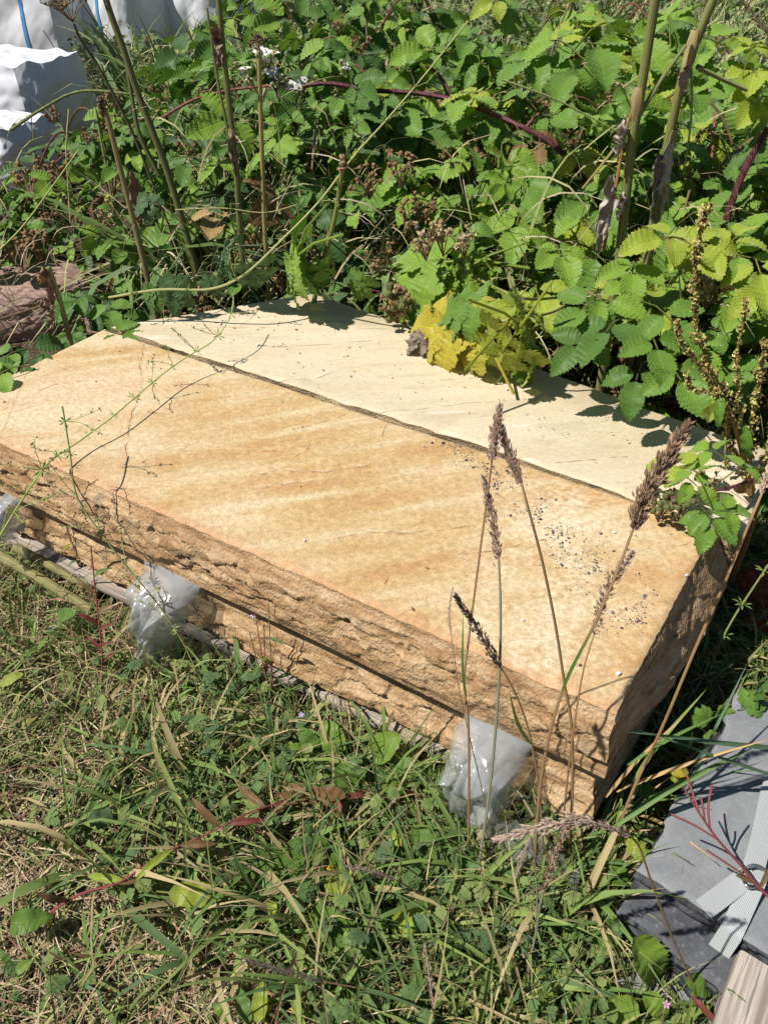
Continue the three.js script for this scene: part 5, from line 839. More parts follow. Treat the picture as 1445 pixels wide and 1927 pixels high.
const longBlade = (() => [0, 1].map((k) => { const m = new MB(), n = 14; for (let i = 0; i <= n; i++) { const t = i / n, w = 0.022 * Math.sin(Math.min(1, t * 3 + 0.25) * 1.57) * (1 - Math.pow(t, 2.5) * 0.98), c = V3(0.02 * Math.sin(t * 4 + k), 0.10 * Math.sin(t * (1.6 + k)) - 0.06 * t * t, t); m.v(c.clone().add(V3(-w, 0.006, 0)), 0, t); m.v(c, 0.5, t); m.v(c.clone().add(V3(w, 0.006, 0)), 1, t); } for (let i = 0; i < n; i++) for (let j = 0; j < 2; j++) { const q = i * 3 + j; m.quad(q, q + 3, q + 4, q + 1); } return m.geo(); }))();
const bladeTone = { green: mat('blade_green', { physical: true, color: C(104, 138, 62), roughness: 0.8, transmission: 0.3, thickness: 0, clearcoat: 0.2, clearcoatRoughness: 0.4 }), blue: mat('blade_blue', { physical: true, color: C(98, 132, 92), roughness: 0.8, transmission: 0.3, thickness: 0, clearcoat: 0.25, clearcoatRoughness: 0.4 }), lime: mat('blade_lime', { physical: true, color: C(148, 172, 76), roughness: 0.8, transmission: 0.3, thickness: 0, clearcoat: 0.2, clearcoatRoughness: 0.4 }), straw: mat('blade_straw', { color: C(190, 160, 110), roughness: 0.85 }), red: mat('blade_red', { color: C(140, 84, 60), roughness: 0.85 }) };
function seedGrass(o) { // root [px, py]; stem pixels root to head base; head pixels base to tip; lean dz over the whole
  const r = rootAt(...o.root), all = [...o.stem, ...o.head], n = all.length, zr = r.z, at = ([x, y], i) => onZ(x, y, zr + (o.dz || 0) * (i + 1) / n);
  const pts = all.map(at), t = thing('seed_grass', r, o.label, 'grass stem', null); const S0 = [r, ...pts.slice(0, o.stem.length), pts[o.stem.length]], H0 = pts.slice(o.stem.length);
  const m = new MB().color(stemCols[o.stemCol || 'tan']); m.tube(curve(S0, 40), (u) => (o.sr || 0.0016) * (1.25 - 0.5 * u), 5); hang(t, mesh('stem', m.geo(), stalkMat, t));
  const P = curve(H0, 24); hang(t, mesh('seed_head', headGeo(P, o.r, o.n || 240, o.k, o.cols, o.open ?? 1), mat('seed_head', { physical: true, vertexColors: true, roughness: 0.85, transmission: 0.3, thickness: 0 }), t));
  for (const [a, b, tone, w] of o.blades || []) { const p = onZ(a[0], a[1], zr + (a[2] || 0)), q = onZ(b[0], b[1], zr + (b[2] || 0)), l = q.distanceTo(p), x = mesh('blade', longBlade[o.k % 2], bladeTone[tone], t); x.position.copy(p).sub(r); x.quaternion.copy(leafQuat(q.clone().sub(p), V3(-0.3, 0.4, 0.85))); x.scale.set((w || 0.005) / 0.022, l, l); }
  return t;
}
seedGrass({ k: 1, root: [880, 1650], dz: -0.10, stem: [[880, 1350], [873, 1290], [882, 1200], [900, 1060]], head: [[925, 868], [932, 820], [940, 765]], r: 0.0082, n: 400, cols: PURP, label: 'upright purple brown seed head standing highest over the slab joint', blades: [[[880, 1310], [868, 1150, -0.03], 'green', 0.002]] });
seedGrass({ k: 2, root: [1070, 1660], dz: -0.10, stem: [[1075, 1370], [1062, 1290], [1045, 1180], [1018, 1050], [990, 945]], head: [[981, 912], [962, 865], [944, 805]], r: 0.0082, n: 400, cols: PURP, label: 'purple brown seed head leaning left, just right of the highest one', sr: 0.0019 });
seedGrass({ k: 3, root: [890, 1700], dz: -0.12, stem: [[905, 1600], [925, 1450], [940, 1250], [941, 1130]], head: [[938, 1055], [926, 980], [910, 900]], r: 0.0082, n: 400, cols: PURP, label: 'slim curved seed head hanging below the highest one', stemCol: 'grey', sr: 0.002 });
seedGrass({ k: 4, root: [1000, 1690], dz: -0.06, stem: [[1022, 1440], [1058, 1300], [1120, 1170], [1165, 1065]], head: [[1190, 998], [1215, 930], [1250, 868], [1291, 802]], r: 0.0135, n: 640, cols: BUFF, label: 'largest fat brown seed head leaning right over the slab end', sr: 0.0021, blades: [[[1058, 1300], [1122, 1165, -0.02], 'green', 0.0022]] });
seedGrass({ k: 5, root: [1045, 1670], dz: -0.06, stem: [[1075, 1400], [1085, 1330], [1100, 1250]], head: [[1117, 1195], [1142, 1110], [1188, 1040]], r: 0.010, n: 300, cols: PALE, open: 1.6, label: 'feathery pale pink seed head below the largest brown one', sr: 0.0013 });
seedGrass({ k: 6, root: [1025, 1680], dz: -0.03, stem: [[1012, 1470], [990, 1360], [962, 1290]], head: [[942, 1256], [905, 1195], [857, 1122]], r: 0.009, n: 300, cols: DARK, label: 'dark grey seed head pointing up left across the front edge', sr: 0.0014, blades: [[[1000, 1400], [955, 1290, 0.02], 'lime', 0.003]] });
seedGrass({ k: 7, root: [1330, 1905], dz: 0.02, stem: [[1275, 1790], [1225, 1660], [1200, 1590]], head: [[1185, 1572], [1090, 1543], [1010, 1560], [935, 1580]], r: 0.0095, n: 320, cols: PALE, label: 'pale drooping seed head arching over the plastic wrapped corner', sr: 0.0014, stemCol: 'tan' });
seedGrass({ k: 8, root: [985, 1845], dz: 0.0, stem: [[1005, 1770], [1016, 1700]], head: [[1022, 1678], [1045, 1600], [1078, 1532]], r: 0.0082, n: 400, cols: BUFF, label: 'upright buff seed head below the arching one', sr: 0.0016, stemCol: 'grey' });
seedGrass({ k: 9, root: [1000, 1800], dz: 0.0, stem: [[1010, 1700], [1003, 1600]], head: [[998, 1575], [985, 1610], [970, 1652]], r: 0.006, n: 130, cols: PALE, label: 'small pale seed head drooping left of the upright buff one', sr: 0.0012, stemCol: 'grey' });
seedGrass({ k: 10, root: [860, 1895], dz: 0.03, stem: [[780, 1875], [680, 1860]], head: [[602, 1846], [530, 1825], [462, 1808]], r: 0.0075, n: 260, cols: [[0.66, 0.56, 0.42], [0.72, 0.63, 0.5], [0.56, 0.44, 0.33]], label: 'bleached straw seed head lying flat at the bottom of the lawn', sr: 0.0012 });
seedGrass({ k: 11, root: [815, 1960], dz: 0.0, stem: [[815, 1925]], head: [[815, 1895], [808, 1840], [800, 1780]], r: 0.006, n: 200, cols: PURP, label: 'short purplish seed head at the bottom edge of the lawn', sr: 0.0014 });
seedGrass({ k: 12, root: [860, 1740], dz: 0.02, stem: [[800, 1690], [762, 1665]], head: [[745, 1656], [700, 1640], [652, 1630]], r: 0.006, n: 180, cols: PALE, label: 'pinkish seed head lying over the plantain leaves', sr: 0.0011 });
seedGrass({ k: 13, root: [830, 1560], dz: 0.02, stem: [[780, 1495], [757, 1500]], head: [[745, 1502], [715, 1535], [680, 1576]], r: 0.0055, n: 160, cols: PALE, label: 'tan seed head dangling above the broad plantain leaf', sr: 0.0011 });
seedGrass({ k: 14, root: [80, 1450], dz: 0.0, stem: [[105, 1410]], head: [[120, 1388], [136, 1360], [152, 1336]], r: 0.0055, n: 150, cols: [[0.56, 0.43, 0.28], [0.48, 0.35, 0.22]], label: 'tan seed head in the dry lawn below the left plastic', sr: 0.0011 });
seedGrass({ k: 15, root: [1130, 1660], dz: -0.10, stem: [[1185, 1500], [1245, 1370], [1310, 1215], [1370, 1080], [1415, 970]], head: [[1432, 930], [1442, 900], [1452, 865]], r: 0.007, n: 160, cols: PURP, label: 'long leaning grass stem with a purple head at the right edge', sr: 0.002, stemCol: 'tan' });
seedGrass({ k: 16, root: [1380, 420], dz: 0, stem: [[1450, 200], [1470, 100]], head: [[1445, 62], [1420, 32], [1392, -4]], r: 0.018, n: 220, cols: [[0.56, 0.45, 0.3], [0.5, 0.38, 0.25]], label: 'bleached seed head in the top right corner', sr: 0.002 });
seedGrass({ k: 17, root: [935, 1650], dz: -0.05, stem: [[905, 1480], [868, 1320], [852, 1220]], head: [[848, 1190], [845, 1150], [852, 1105]], r: 0.0035, n: 60, cols: PALE, label: 'wispy thin pale grass head above the front edge', sr: 0.0007 });
// loose tufts of longer blades
function tuft(px, py, n, len, tones, label, sd, spread = 1) {
  reseed(sd); const r = rootAt(px, py), o = thing('grass_tuft', r, label, 'grass tuft');
  for (let i = 0; i < n; i++) { const a = R(0, 6.283), up = R(0.15, 1.3), d = V3(Math.cos(a) * spread, up, Math.sin(a) * spread), l = len * R(0.5, 1.15), x = mesh('blade', longBlade[i % 2], bladeTone[pick(tones)], o); x.position.set(R(-0.03, 0.03), 0, R(-0.03, 0.03)); x.quaternion.copy(leafQuat(d, V3(-Math.cos(a) * up, 1, -Math.sin(a) * up))); x.scale.set(R(0.0028, 0.0052) / 0.022, l, l); }
  return o;
}
tuft(1075, 1570, 30, 0.24, ['green', 'lime', 'green', 'straw'], 'grass tuft growing beside the right plastic sheet', 1); tuft(1180, 1530, 26, 0.24, ['blue', 'green', 'straw', 'straw'], 'grass tuft at the foot of the slab corner', 2);
tuft(1120, 1680, 30, 0.17, ['green', 'blue', 'lime'], 'grass tuft left of the slate corner, under the arching seed head', 3); tuft(900, 1760, 34, 0.17, ['blue', 'green', 'blue'], 'bluish grass tuft below the broad plantain leaf', 4); tuft(1040, 1850, 26, 0.15, ['green', 'blue', 'straw'], 'grass tuft near the bottom, left of the slate pieces', 5);
tuft(880, 1440, 18, 0.20, ['green', 'lime', 'straw', 'red'], 'sparse grass tuft in front of the lower slab, left of the right plastic', 6); tuft(740, 1360, 16, 0.17, ['green', 'lime', 'straw', 'straw'], 'sparse grass tuft at the middle of the pallet edge', 7); tuft(70, 1240, 22, 0.14, ['green', 'blue', 'lime'], 'grass tuft at the left edge under the fallen stalks', 8);
tuft(300, 1480, 20, 0.12, ['green', 'blue', 'straw'], 'grass tuft on the dry lawn below the left plastic', 9); tuft(180, 1830, 22, 0.12, ['green', 'blue', 'straw'], 'grass tuft on the dry lawn at the bottom left', 10); tuft(1290, 1440, 14, 0.2, ['blue', 'green', 'straw'], 'grass blades leaning over the top slate', 11); tuft(60, 1010, 18, 0.16, ['green', 'straw', 'lime'], 'grass tuft against the left end of the slabs', 12); tuft(640, 1830, 24, 0.13, ['blue', 'green', 'lime'], 'grass tuft at the bottom under the dock leaves', 13);
tuft(470, 1290, 16, 0.15, ['green', 'straw', 'lime'], 'small grass tuft at the pallet edge right of the left plastic', 14); tuft(600, 1340, 14, 0.13, ['straw', 'straw', 'green', 'red'], 'dry grass tuft against the pallet by the lilac flower', 15); tuft(200, 1200, 16, 0.13, ['green', 'straw', 'lime'], 'grass tuft under the left plastic beside the red leaved stem', 16); tuft(820, 1520, 20, 0.17, ['green', 'straw', 'lime', 'blue'], 'grass tuft in front of the right plastic', 17); tuft(400, 1760, 18, 0.10, ['green', 'blue', 'straw'], 'low grass tuft in the middle of the lawn below the lime leaf', 18);
{ // long single blades that stretch over the slates
  const o = thing('grass_tuft', rootAt(1170, 1480), 'long green blades stretching right over the slates', 'grass tuft'); const bl = (a, b, tone, w, ha, hb) => { const p = onY(a[0], a[1], ha), q = onY(b[0], b[1], hb), l = p.distanceTo(q), x = mesh('blade', longBlade[0], bladeTone[tone], o); x.position.copy(p).sub(o.position); x.quaternion.copy(leafQuat(q.clone().sub(p), V3(-0.2, 0.9, 0.4))); x.scale.set(w / 0.022, l, l); };
  bl([1465, 1408], [1152, 1384], 'blue', 0.0042, 0.25, 0.38); bl([1160, 1490], [1460, 1385], 'straw', 0.003, 0.2, 0.34); bl([1150, 1560], [1420, 1400], 'green', 0.0055, 0.18, 0.28); bl([1180, 1440], [1360, 1340], 'green', 0.003, 0.3, 0.34); bl([1140, 1500], [1300, 1330], 'straw', 0.003, 0.2, 0.4); bl([1190, 1470], [1330, 1290], 'lime', 0.0035, 0.2, 0.36); bl([1290, 1500], [1405, 1240], 'blue', 0.003, 0.18, 0.34); bl([1455, 1460], [1180, 1375], 'blue', 0.003, 0.22, 0.36);
}
// ------------------------------------------------------------------ cleavers: square green stems with whorls of narrow leaves and burrs
function whorlGeo(k) { const m = new MB(); reseed(k + 40); const n = 6 + k % 2; for (let i = 0; i < n; i++) { const a = i / n * 6.283 + R(-0.2, 0.2), l = R(0.7, 1.15), e = R(-0.1, 0.5), d = V3(Math.cos(a), e, Math.sin(a)).normalize(), s = V3(-Math.sin(a), 0, Math.cos(a)); const c = m.v(V3(0, 0, 0)), b1 = m.v(d.clone().multiplyScalar(l * 0.6).addScaledVector(s, 0.10)), b2 = m.v(d.clone().multiplyScalar(l * 0.6).addScaledVector(s, -0.10)), t = m.v(d.clone().multiplyScalar(l).add(V3(0, -0.06, 0))); m.quad(c, b1, t, b2); } return m.geo(); }
const WH = [0, 1, 2].map(whorlGeo), whorlMat = mat('cleavers_leaf', { physical: true, color: C(134, 162, 62), roughness: 0.85, transmission: 0.35, thickness: 0 });
function cleavers(pts, label, k, r = 0.0021, step = 0.07, col = [0.30, 0.37, 0.10], side = true, leafS = 0.02) {
  const P = curve(pts, 70), o = thing('cleavers_strand', P[0].clone(), label, 'cleavers'); reseed(k * 13 + 7);
  const m = new MB().color(col); m.tube(P, (t) => r * (1.1 - 0.4 * t), 4); hang(o, mesh('stem', m.geo(), stalkMat, o));
  let acc = step * 0.5;
  for (let i = 1; i < P.length; i++) {
    acc += P[i].distanceTo(P[i - 1]); if (acc < step) continue; acc = 0;
    const T = P[i].clone().sub(P[i - 1]).normalize(), w = mesh('leaf_whorl', pick(WH), whorlMat, o); w.position.copy(P[i]).sub(o.position); w.quaternion.setFromUnitVectors(V3(0, 1, 0), T); w.scale.setScalar(leafS * R(0.7, 1.2));
    if (!side || rnd() < 0.25) continue;
    const b = new MB().color(col); for (let q = 0; q < 2; q++) { let c = P[i].clone(); const d = V3(R(-1, 1), R(0.0, 0.9), R(-0.4, 0.8)).normalize(), path = [c.clone()]; for (let s = 0; s < 4; s++) { d.add(V3(R(-0.4, 0.4), R(-0.3, 0.3), R(-0.4, 0.4))).normalize(); c = c.clone().addScaledVector(d, R(0.012, 0.024)); path.push(c); if (s > 0) { b.color([0.34, 0.40, 0.12]); for (let z = 0; z < 5; z++) { const e = V3(R(-1, 1), R(-1, 1), R(-1, 1)).normalize(), u = e.clone().cross(V3(0.3, 1, 0.2)).normalize(); const l = R(0.005, 0.010); b.quad(b.v(c), b.v(c.clone().addScaledVector(e, l * 0.6).addScaledVector(u, 0.001)), b.v(c.clone().addScaledVector(e, l)), b.v(c.clone().addScaledVector(e, l * 0.6).addScaledVector(u, -0.001))); } }
      if (s >= 2) { b.color(rnd() < 0.6 ? [0.20, 0.14, 0.08] : [0.26, 0.28, 0.10]); const h = c.clone().add(V3(R(-1, 1), R(0, 1), R(-1, 1)).multiplyScalar(0.005)), g = new THREE.OctahedronGeometry(0.0022, 1).attributes.position, s0 = b.p.length / 3; for (let v = 0; v < g.count; v++) b.v(V3(g.getX(v), g.getY(v), g.getZ(v)).add(h)); for (let v = 0; v < g.count; v += 3) b.tri(s0 + v, s0 + v + 1, s0 + v + 2); } } b.color(col); b.tube(path, 0.0008, 3); }
    hang(o, mesh('burr_sprig', b.geo(), stalkMat, o));
  }
  return o;
}
const sh = (px, py, h) => onY(px, py, TOP + h);
cleavers([onY(-12, 1030, 0.22), onY(30, 960, 0.33), sh(66, 905, 0.05), sh(95, 868, 0.035), sh(150, 830, 0.03), sh(205, 790, 0.04), sh(255, 748, 0.045), sh(308, 703, 0.05), sh(355, 670, 0.06), sh(400, 642, 0.075), sh(432, 600, 0.10), sh(440, 560, 0.12)], 'long green cleavers strand lying diagonally over the left half of the slabs', 1, 0.0019);
cleavers([onZ(205, 560, -2.0), onZ(300, 545, -2.0), onZ(400, 543, -1.98), onZ(455, 520, -1.98), onZ(530, 452, -2.05), onZ(600, 380, -2.1), onZ(665, 295, -2.2), onZ(728, 225, -2.3), onZ(800, 140, -2.45), onZ(880, 40, -2.6)], 'pale cleavers stem rising diagonally through the middle of the brambles', 2, 0.0032, 0.14, [0.36, 0.38, 0.16], true, 0.026);
cleavers([onY(118, 765, TOP + 0.14), onY(132, 850, TOP + 0.10), onY(146, 935, 0.40), onY(200, 1015, 0.34), onY(228, 1052, 0.31), onY(300, 1140, 0.24), onY(340, 1200, 0.18), onY(385, 1288, 0.10), onY(465, 1392, 0.04)], 'cleavers strand trailing from the left slab edge over the plastic to the lawn', 3, 0.0017, 0.075, [0.32, 0.38, 0.13], true, 0.018);
cleavers([onY(275, 1245, 0.05), onY(310, 1270, 0.06), onY(380, 1288, 0.06), onY(440, 1310, 0.05), onY(500, 1345, 0.04)], 'short cleavers strand in the lawn below the left plastic', 4, 0.0016, 0.06, [0.34, 0.4, 0.14], false, 0.016);
cleavers([onZ(1290, 1420, -1.0), onZ(1325, 1290, -1.0), onZ(1350, 1220, -1.0), onZ(1375, 1170, -1.0), onZ(1420, 1100, -1.0), onZ(1460, 1040, -1.0)], 'cleavers strand climbing right of the shaded slab end', 5, 0.0024, 0.08, [0.28, 0.33, 0.10], false, 0.024);
cleavers([onZ(-10, 480, -2.4), onZ(40, 430, -2.4), onZ(100, 350, -2.4), onZ(150, 280, -2.45)], 'cleavers strand slanting through the leaves at the left edge', 6, 0.0026, 0.12, [0.32, 0.36, 0.12], false, 0.024);
cleavers([onZ(130, 205, -2.6), onZ(125, 280, -2.6), onZ(128, 340, -2.6), onZ(133, 420, -2.55)], 'thin yellow cleavers stem hanging down at the far left', 7, 0.0018, 0.16, [0.42, 0.42, 0.16], false, 0.016);
cleavers([onZ(945, 150, -2.3), onZ(1040, 185, -2.3), onZ(1100, 215, -2.3), onZ(1165, 250, -2.3)], 'pale cleavers stem reaching towards the hogweed joint', 8, 0.0024, 0.13, [0.36, 0.40, 0.16], false, 0.022);
cleavers([onZ(330, 395, -2.2), onZ(420, 392, -2.2), onZ(500, 400, -2.2), onZ(560, 385, -2.2)], 'level cleavers stem between the two middle hogweed stalks', 9, 0.002, 0.1, [0.36, 0.34, 0.14], false, 0.02);
// ------------------------------------------------------------------ willowherb and other red stems
const lance = (() => { const m = new MB(); blade(m, ovate(0.095, 0.6, 0.7), { rows: 10, tooth: 0.05, fold: 0.4, bend: 0.5, k: 5 }); return m.geo(); })();
function redStem(name, pts, r, label, cat, leaves, col = [0.24, 0.06, 0.05], pods) {
  const P = curve(pts, 40), o = thing(name, P[0].clone(), label, cat); const m = new MB().color(col); m.tube(P, (t) => r * (1.1 - 0.5 * t), 6); hang(o, mesh('stem', m.geo(), stalkMat, o)); reseed(P.length + Math.round(P[0].x * 1000));
  for (const [t, len, tone, side] of leaves || []) { const i = Math.floor(t * 39), p = P[i], T = P[i + 1].clone().sub(P[i]).normalize(), d = T.clone().multiplyScalar(0.6).add(V3(side * 0.8, R(-0.2, 0.4), R(-0.2, 0.6))); addLeaf(o, lance, LEAF[tone], p, d, V3(-0.2, 0.8, 0.4), len); }
  for (const q of pods || []) { const b = new MB().color([0.30, 0.08, 0.07]); b.tube(curve(q, 10), 0.0016, 5, 1, true); hang(o, mesh('seed_pod', b.geo(), stalkMat, o)); }
  return o;
}
redStem('willowherb', [rootAt(193, 1320), onY(193, 1240, 0.08), onY(188, 1180, 0.15), onY(180, 1110, 0.22), onY(172, 1030, 0.30)], 0.0024, 'red leaved willowherb standing left of the left plastic', 'willowherb', [[0.35, 0.045, 'red', -1], [0.38, 0.04, 'red', 1], [0.5, 0.05, 'red', 1], [0.55, 0.05, 'red', -1], [0.62, 0.05, 'rust', 1], [0.75, 0.05, 'rust', -1], [0.85, 0.05, 'mid', 1], [0.25, 0.04, 'red', 1]]);
redStem('willowherb', [onY(85, 1725, 0.05), onY(150, 1683, 0.08), onY(225, 1660, 0.10), onY(310, 1605, 0.12), onY(400, 1565, 0.13), onY(480, 1525, 0.12), onY(560, 1505, 0.10), onY(640, 1498, 0.08)], 0.0019, 'long red willowherb stem lying across the lawn', 'willowherb', [[0.12, 0.06, 'rust', -1], [0.3, 0.06, 'rust', 1], [0.32, 0.07, 'lime', -1], [0.48, 0.07, 'lime', -1], [0.5, 0.06, 'rust', 1], [0.62, 0.07, 'rust', -1], [0.65, 0.06, 'red', 1], [0.78, 0.07, 'rust', -1], [0.8, 0.06, 'red', 1], [0.92, 0.07, 'red', 1], [0.95, 0.08, 'rust', -1]], [0.22, 0.04, 0.045]);
redStem('willowherb', [onY(1460, 1700, 0.2), onY(1425, 1668, 0.215), onY(1390, 1625, 0.235), onY(1350, 1580, 0.26), onY(1315, 1530, 0.29), onY(1285, 1480, 0.31)], 0.0023, 'red branched willowherb reaching over the strapped slate from the right', 'willowherb', [[0.2, 0.035, 'rust', 1], [0.25, 0.03, 'rust', -1]], [0.26, 0.06, 0.06], [[onY(1350, 1580, 0.26), onY(1310, 1555, 0.27), onY(1262, 1532, 0.28)], [onY(1335, 1560, 0.27), onY(1332, 1520, 0.3), onY(1338, 1478, 0.33)], [onY(1315, 1530, 0.29), onY(1305, 1500, 0.3), onY(1292, 1460, 0.32)], [onY(1425, 1665, 0.21), onY(1390, 1640, 0.23), onY(1330, 1600, 0.25)], [onY(1325, 1545, 0.28), onY(1322, 1520, 0.3), onY(1318, 1500, 0.31)]]);
for (const [bx, by, list, lab] of [[520, 1340, [[480, 1150], [497, 1175], [470, 1190], [505, 1130], [522, 1190]], 'spray of thin red seed stems before the middle of the slabs'], [630, 1320, [[634, 1236], [648, 1245], [620, 1260], [612, 1300]], 'small red seed stems right of the thin red spray'], [170, 1110, [[130, 955], [150, 950], [122, 980], [165, 985], [200, 955], [212, 945], [118, 960], [140, 1000]], 'bunch of brownish willowherb stems in front of the left slab end']]) {
  const r = rootAt(bx, by), o = thing('willowherb', r, lab, 'willowherb'); reseed(bx);
  for (const [x, y] of list) { const q = onZ(x, y, r.z - 0.02), m = new MB().color(pick([[0.26, 0.09, 0.06], [0.22, 0.16, 0.07], [0.30, 0.10, 0.07]])); m.tube(curve([r, r.clone().lerp(q, 0.5).add(V3(R(-0.01, 0.01), 0, 0.015)), q], 12), (t) => 0.0019 - 0.001 * t, 4); hang(o, mesh('stem', m.geo(), stalkMat, o)); }
  for (let i = 0; i < 10; i++) { const q = onZ(...pick(list), r.z), p = r.clone().lerp(q, R(0.2, 0.8)); addLeaf(o, lance, LEAF[pick(['rust', 'mid', 'lime'])], p, V3(R(-1, 1), R(0, 0.8), R(-0.3, 1)), V3(-0.2, 0.8, 0.4), R(0.02, 0.045)); }
}
// fallen mossy stalks at the left
for (const [a, b, r, lab] of [[[-20, 1035], [175, 1150], 0.013, 'nearer thick mossy stalk fallen against the left slab end'], [[30, 1030], [185, 1118], 0.011, 'farther mossy stalk fallen against the left slab end']]) { const p = onY(a[0], a[1], 0.10), q = onY(b[0], b[1], 0.05), o = thing('fallen_stalk', p, lab, 'plant stalk'); hang(o, mesh('stem', stalkGeo([p, p.clone().lerp(q, 0.5).add(V3(0, 0.006, 0)), q], r, r * 0.9, [0.16, 0.14, 0.06], [0.34, 0.31, 0.12], 8), stalkMat, o)); }
// ------------------------------------------------------------------ broad leaved weeds in the lawn
const broad = [0, 1, 2].map((k) => { const m = new MB(); blade(m, ovate(0.33 - 0.055 * k, 0.5, 0.62), { rows: 18, tooth: 0.035, fold: 0.3, bend: 0.4, k: k * 3 + 2, ripple: 0.012, warp: 2.2 }); m.color([0.9, 0.85, 0.55]); m.tube([V3(0, 0, 0.1), V3(0, 0, 0), V3(0, -0.12, -0.3)], 0.02, 4); return m.geo(); });
const ribTex = dataTex(128, 128, (x, y) => { const a = Math.abs(x - 0.5) * 2, w = Math.sin(Math.PI * clamp(y, 0.02, 0.98)), q = a * 3.2, f = Math.abs(q - Math.round(q)), l = Math.max(sstep(0.14, 0.03, f) * 0.12, sstep(0.05, 0.01, a) * 0.25), m = 0.78 + 0.12 * fbm(x * 9, y * 7, 4, 3) + 0.07 * fbm(x * 40, y * 30, 5, 2) - 0.1 * sstep(0.25, 0.4, fbm(x * 7 + 3, y * 7, 6, 3)); return [m + l * 1.1, m + l, m + l * 0.7]; }, false);
const ribBump = floatTex(128, 128, (x, y) => { const a = Math.abs(x - 0.5) * 2, q = a * 3.2, f = Math.abs(q - Math.round(q)); return 0.5 - 0.5 * sstep(0.16, 0.0, f) + 0.35 * fbm(x * 14, y * 14, 3, 3); });
const RIB = Object.fromEntries(Object.entries({ deep: C(70, 106, 44), dark: C(86, 122, 48), mid: C(108, 146, 52), bright: C(134, 168, 58), lime: C(172, 188, 66), red: C(150, 70, 54), rust: C(150, 112, 66) }).map(([k, c]) => [k, leafTone('ribbed_' + k, c, { map: ribTex, bumpMap: ribBump, bumpScale: 0.0011 })]));
const NET = Object.fromEntries(Object.entries({ deep: C(70, 106, 44), dark: C(86, 122, 46), mid: C(110, 148, 52), bright: C(138, 172, 58), lime: C(174, 192, 64), yellow: C(206, 184, 60) }).map(([k, c]) => [k, leafTone('netted_' + k, c, { bumpScale: 0.0008 })]));
const serrate = [0, 1].map((k) => { const m = new MB(); blade(m, ovate(0.27, 0.5, 0.78), { rows: 24, tooth: 0.08, fold: 0.4, bend: 0.8, k: k * 5 + 1, ripple: 0.02, warp: 1.8 }); return m.geo(); });
function weed(name, label, cat, list) { const c = list[0], o = thing(name, onY(c[1][0], c[1][1], 0), label, cat); reseed(list.length * 97 + c[1][0]); for (const [g, b0, t0, tone, n] of list) { const b = [b0[0], b0[1], b0[2] + 0.035], t = [t0[0], t0[1], t0[2] + 0.03]; pxLeaf(o, g, (broad.includes(g) || g === lance ? RIB : serrate.includes(g) ? NET : LEAF)[tone] || LEAF[tone], b, t, 1, n || V3(R(-0.35, 0.0), 0.85, R(0.2, 0.5))); } return o; }
const [B0, B1, B2] = broad, [S0, S1] = serrate;
weed('plantain', 'plantain with one big upright leaf below the right plastic', 'plantain', [[B0, [779, 1660, 0.03], [795, 1552, 0.10], 'mid', V3(-0.1, 0.7, 0.7)], [B1, [765, 1665, 0.03], [700, 1690, 0.05], 'dark'], [B1, [800, 1660, 0.03], [860, 1640, 0.06], 'mid'], [B2, [770, 1650, 0.03], [735, 1565, 0.09], 'lime', V3(-0.4, 0.6, 0.6)]]);
weed('plantain', 'spreading plantain rosette left of the big upright leaf', 'plantain', [[B0, [630, 1620, 0.03], [540, 1592, 0.08], 'mid'], [B0, [625, 1640, 0.03], [555, 1672, 0.05], 'deep'], [B0, [600, 1640, 0.03], [470, 1648, 0.06], 'mid'], [B1, [640, 1640, 0.03], [628, 1612, 0.08], 'bright'], [B1, [640, 1625, 0.03], [632, 1700, 0.06], 'lime'], [B1, [560, 1615, 0.03], [455, 1625, 0.05], 'dark'], [B1, [655, 1640, 0.03], [690, 1700, 0.05], 'mid'], [B0, [610, 1600, 0.03], [590, 1545, 0.06], 'mid']]);
weed('dock_seedling', 'olive dock leaves below the plantain rosette', 'dock', [[S0, [665, 1768, 0.04], [580, 1708, 0.08], 'mid'], [S1, [740, 1750, 0.04], [798, 1712, 0.09], 'lime'], [S0, [700, 1765, 0.04], [650, 1800, 0.05], 'dark'], [S1, [640, 1850, 0.03], [670, 1910, 0.04], 'mid'], [S0, [620, 1850, 0.03], [580, 1880, 0.04], 'mid'], [B2, [700, 1830, 0.03], [730, 1790, 0.05], 'bright']]);
weed('dock_seedling', 'pale yellow green leaf on a fallen stem in the lawn', 'dock', [[B2, [320, 1680, 0.06], [420, 1686, 0.07], 'lime'], [S1, [520, 1700, 0.05], [484, 1735, 0.05], 'lime'], [B2, [500, 1640, 0.04], [520, 1600, 0.06], 'bright']]);
weed('weed_plant', 'round green leaf at the lower left edge', 'weed', [[S0, [20, 1740, 0.03], [88, 1725, 0.06], 'mid'], [B1, [30, 1830, 0.03], [58, 1808, 0.05], 'bright'], [B1, [20, 1810, 0.03], [0, 1790, 0.05], 'mid']]);
weed('weed_plant', 'narrow lime leaf at the bottom edge left of the straw seed head', 'weed', [[B2, [486, 1925, 0.02], [492, 1848, 0.06], 'lime'], [B2, [470, 1925, 0.02], [445, 1860, 0.05], 'mid'], [B2, [440, 1920, 0.02], [400, 1890, 0.04], 'bright']]);
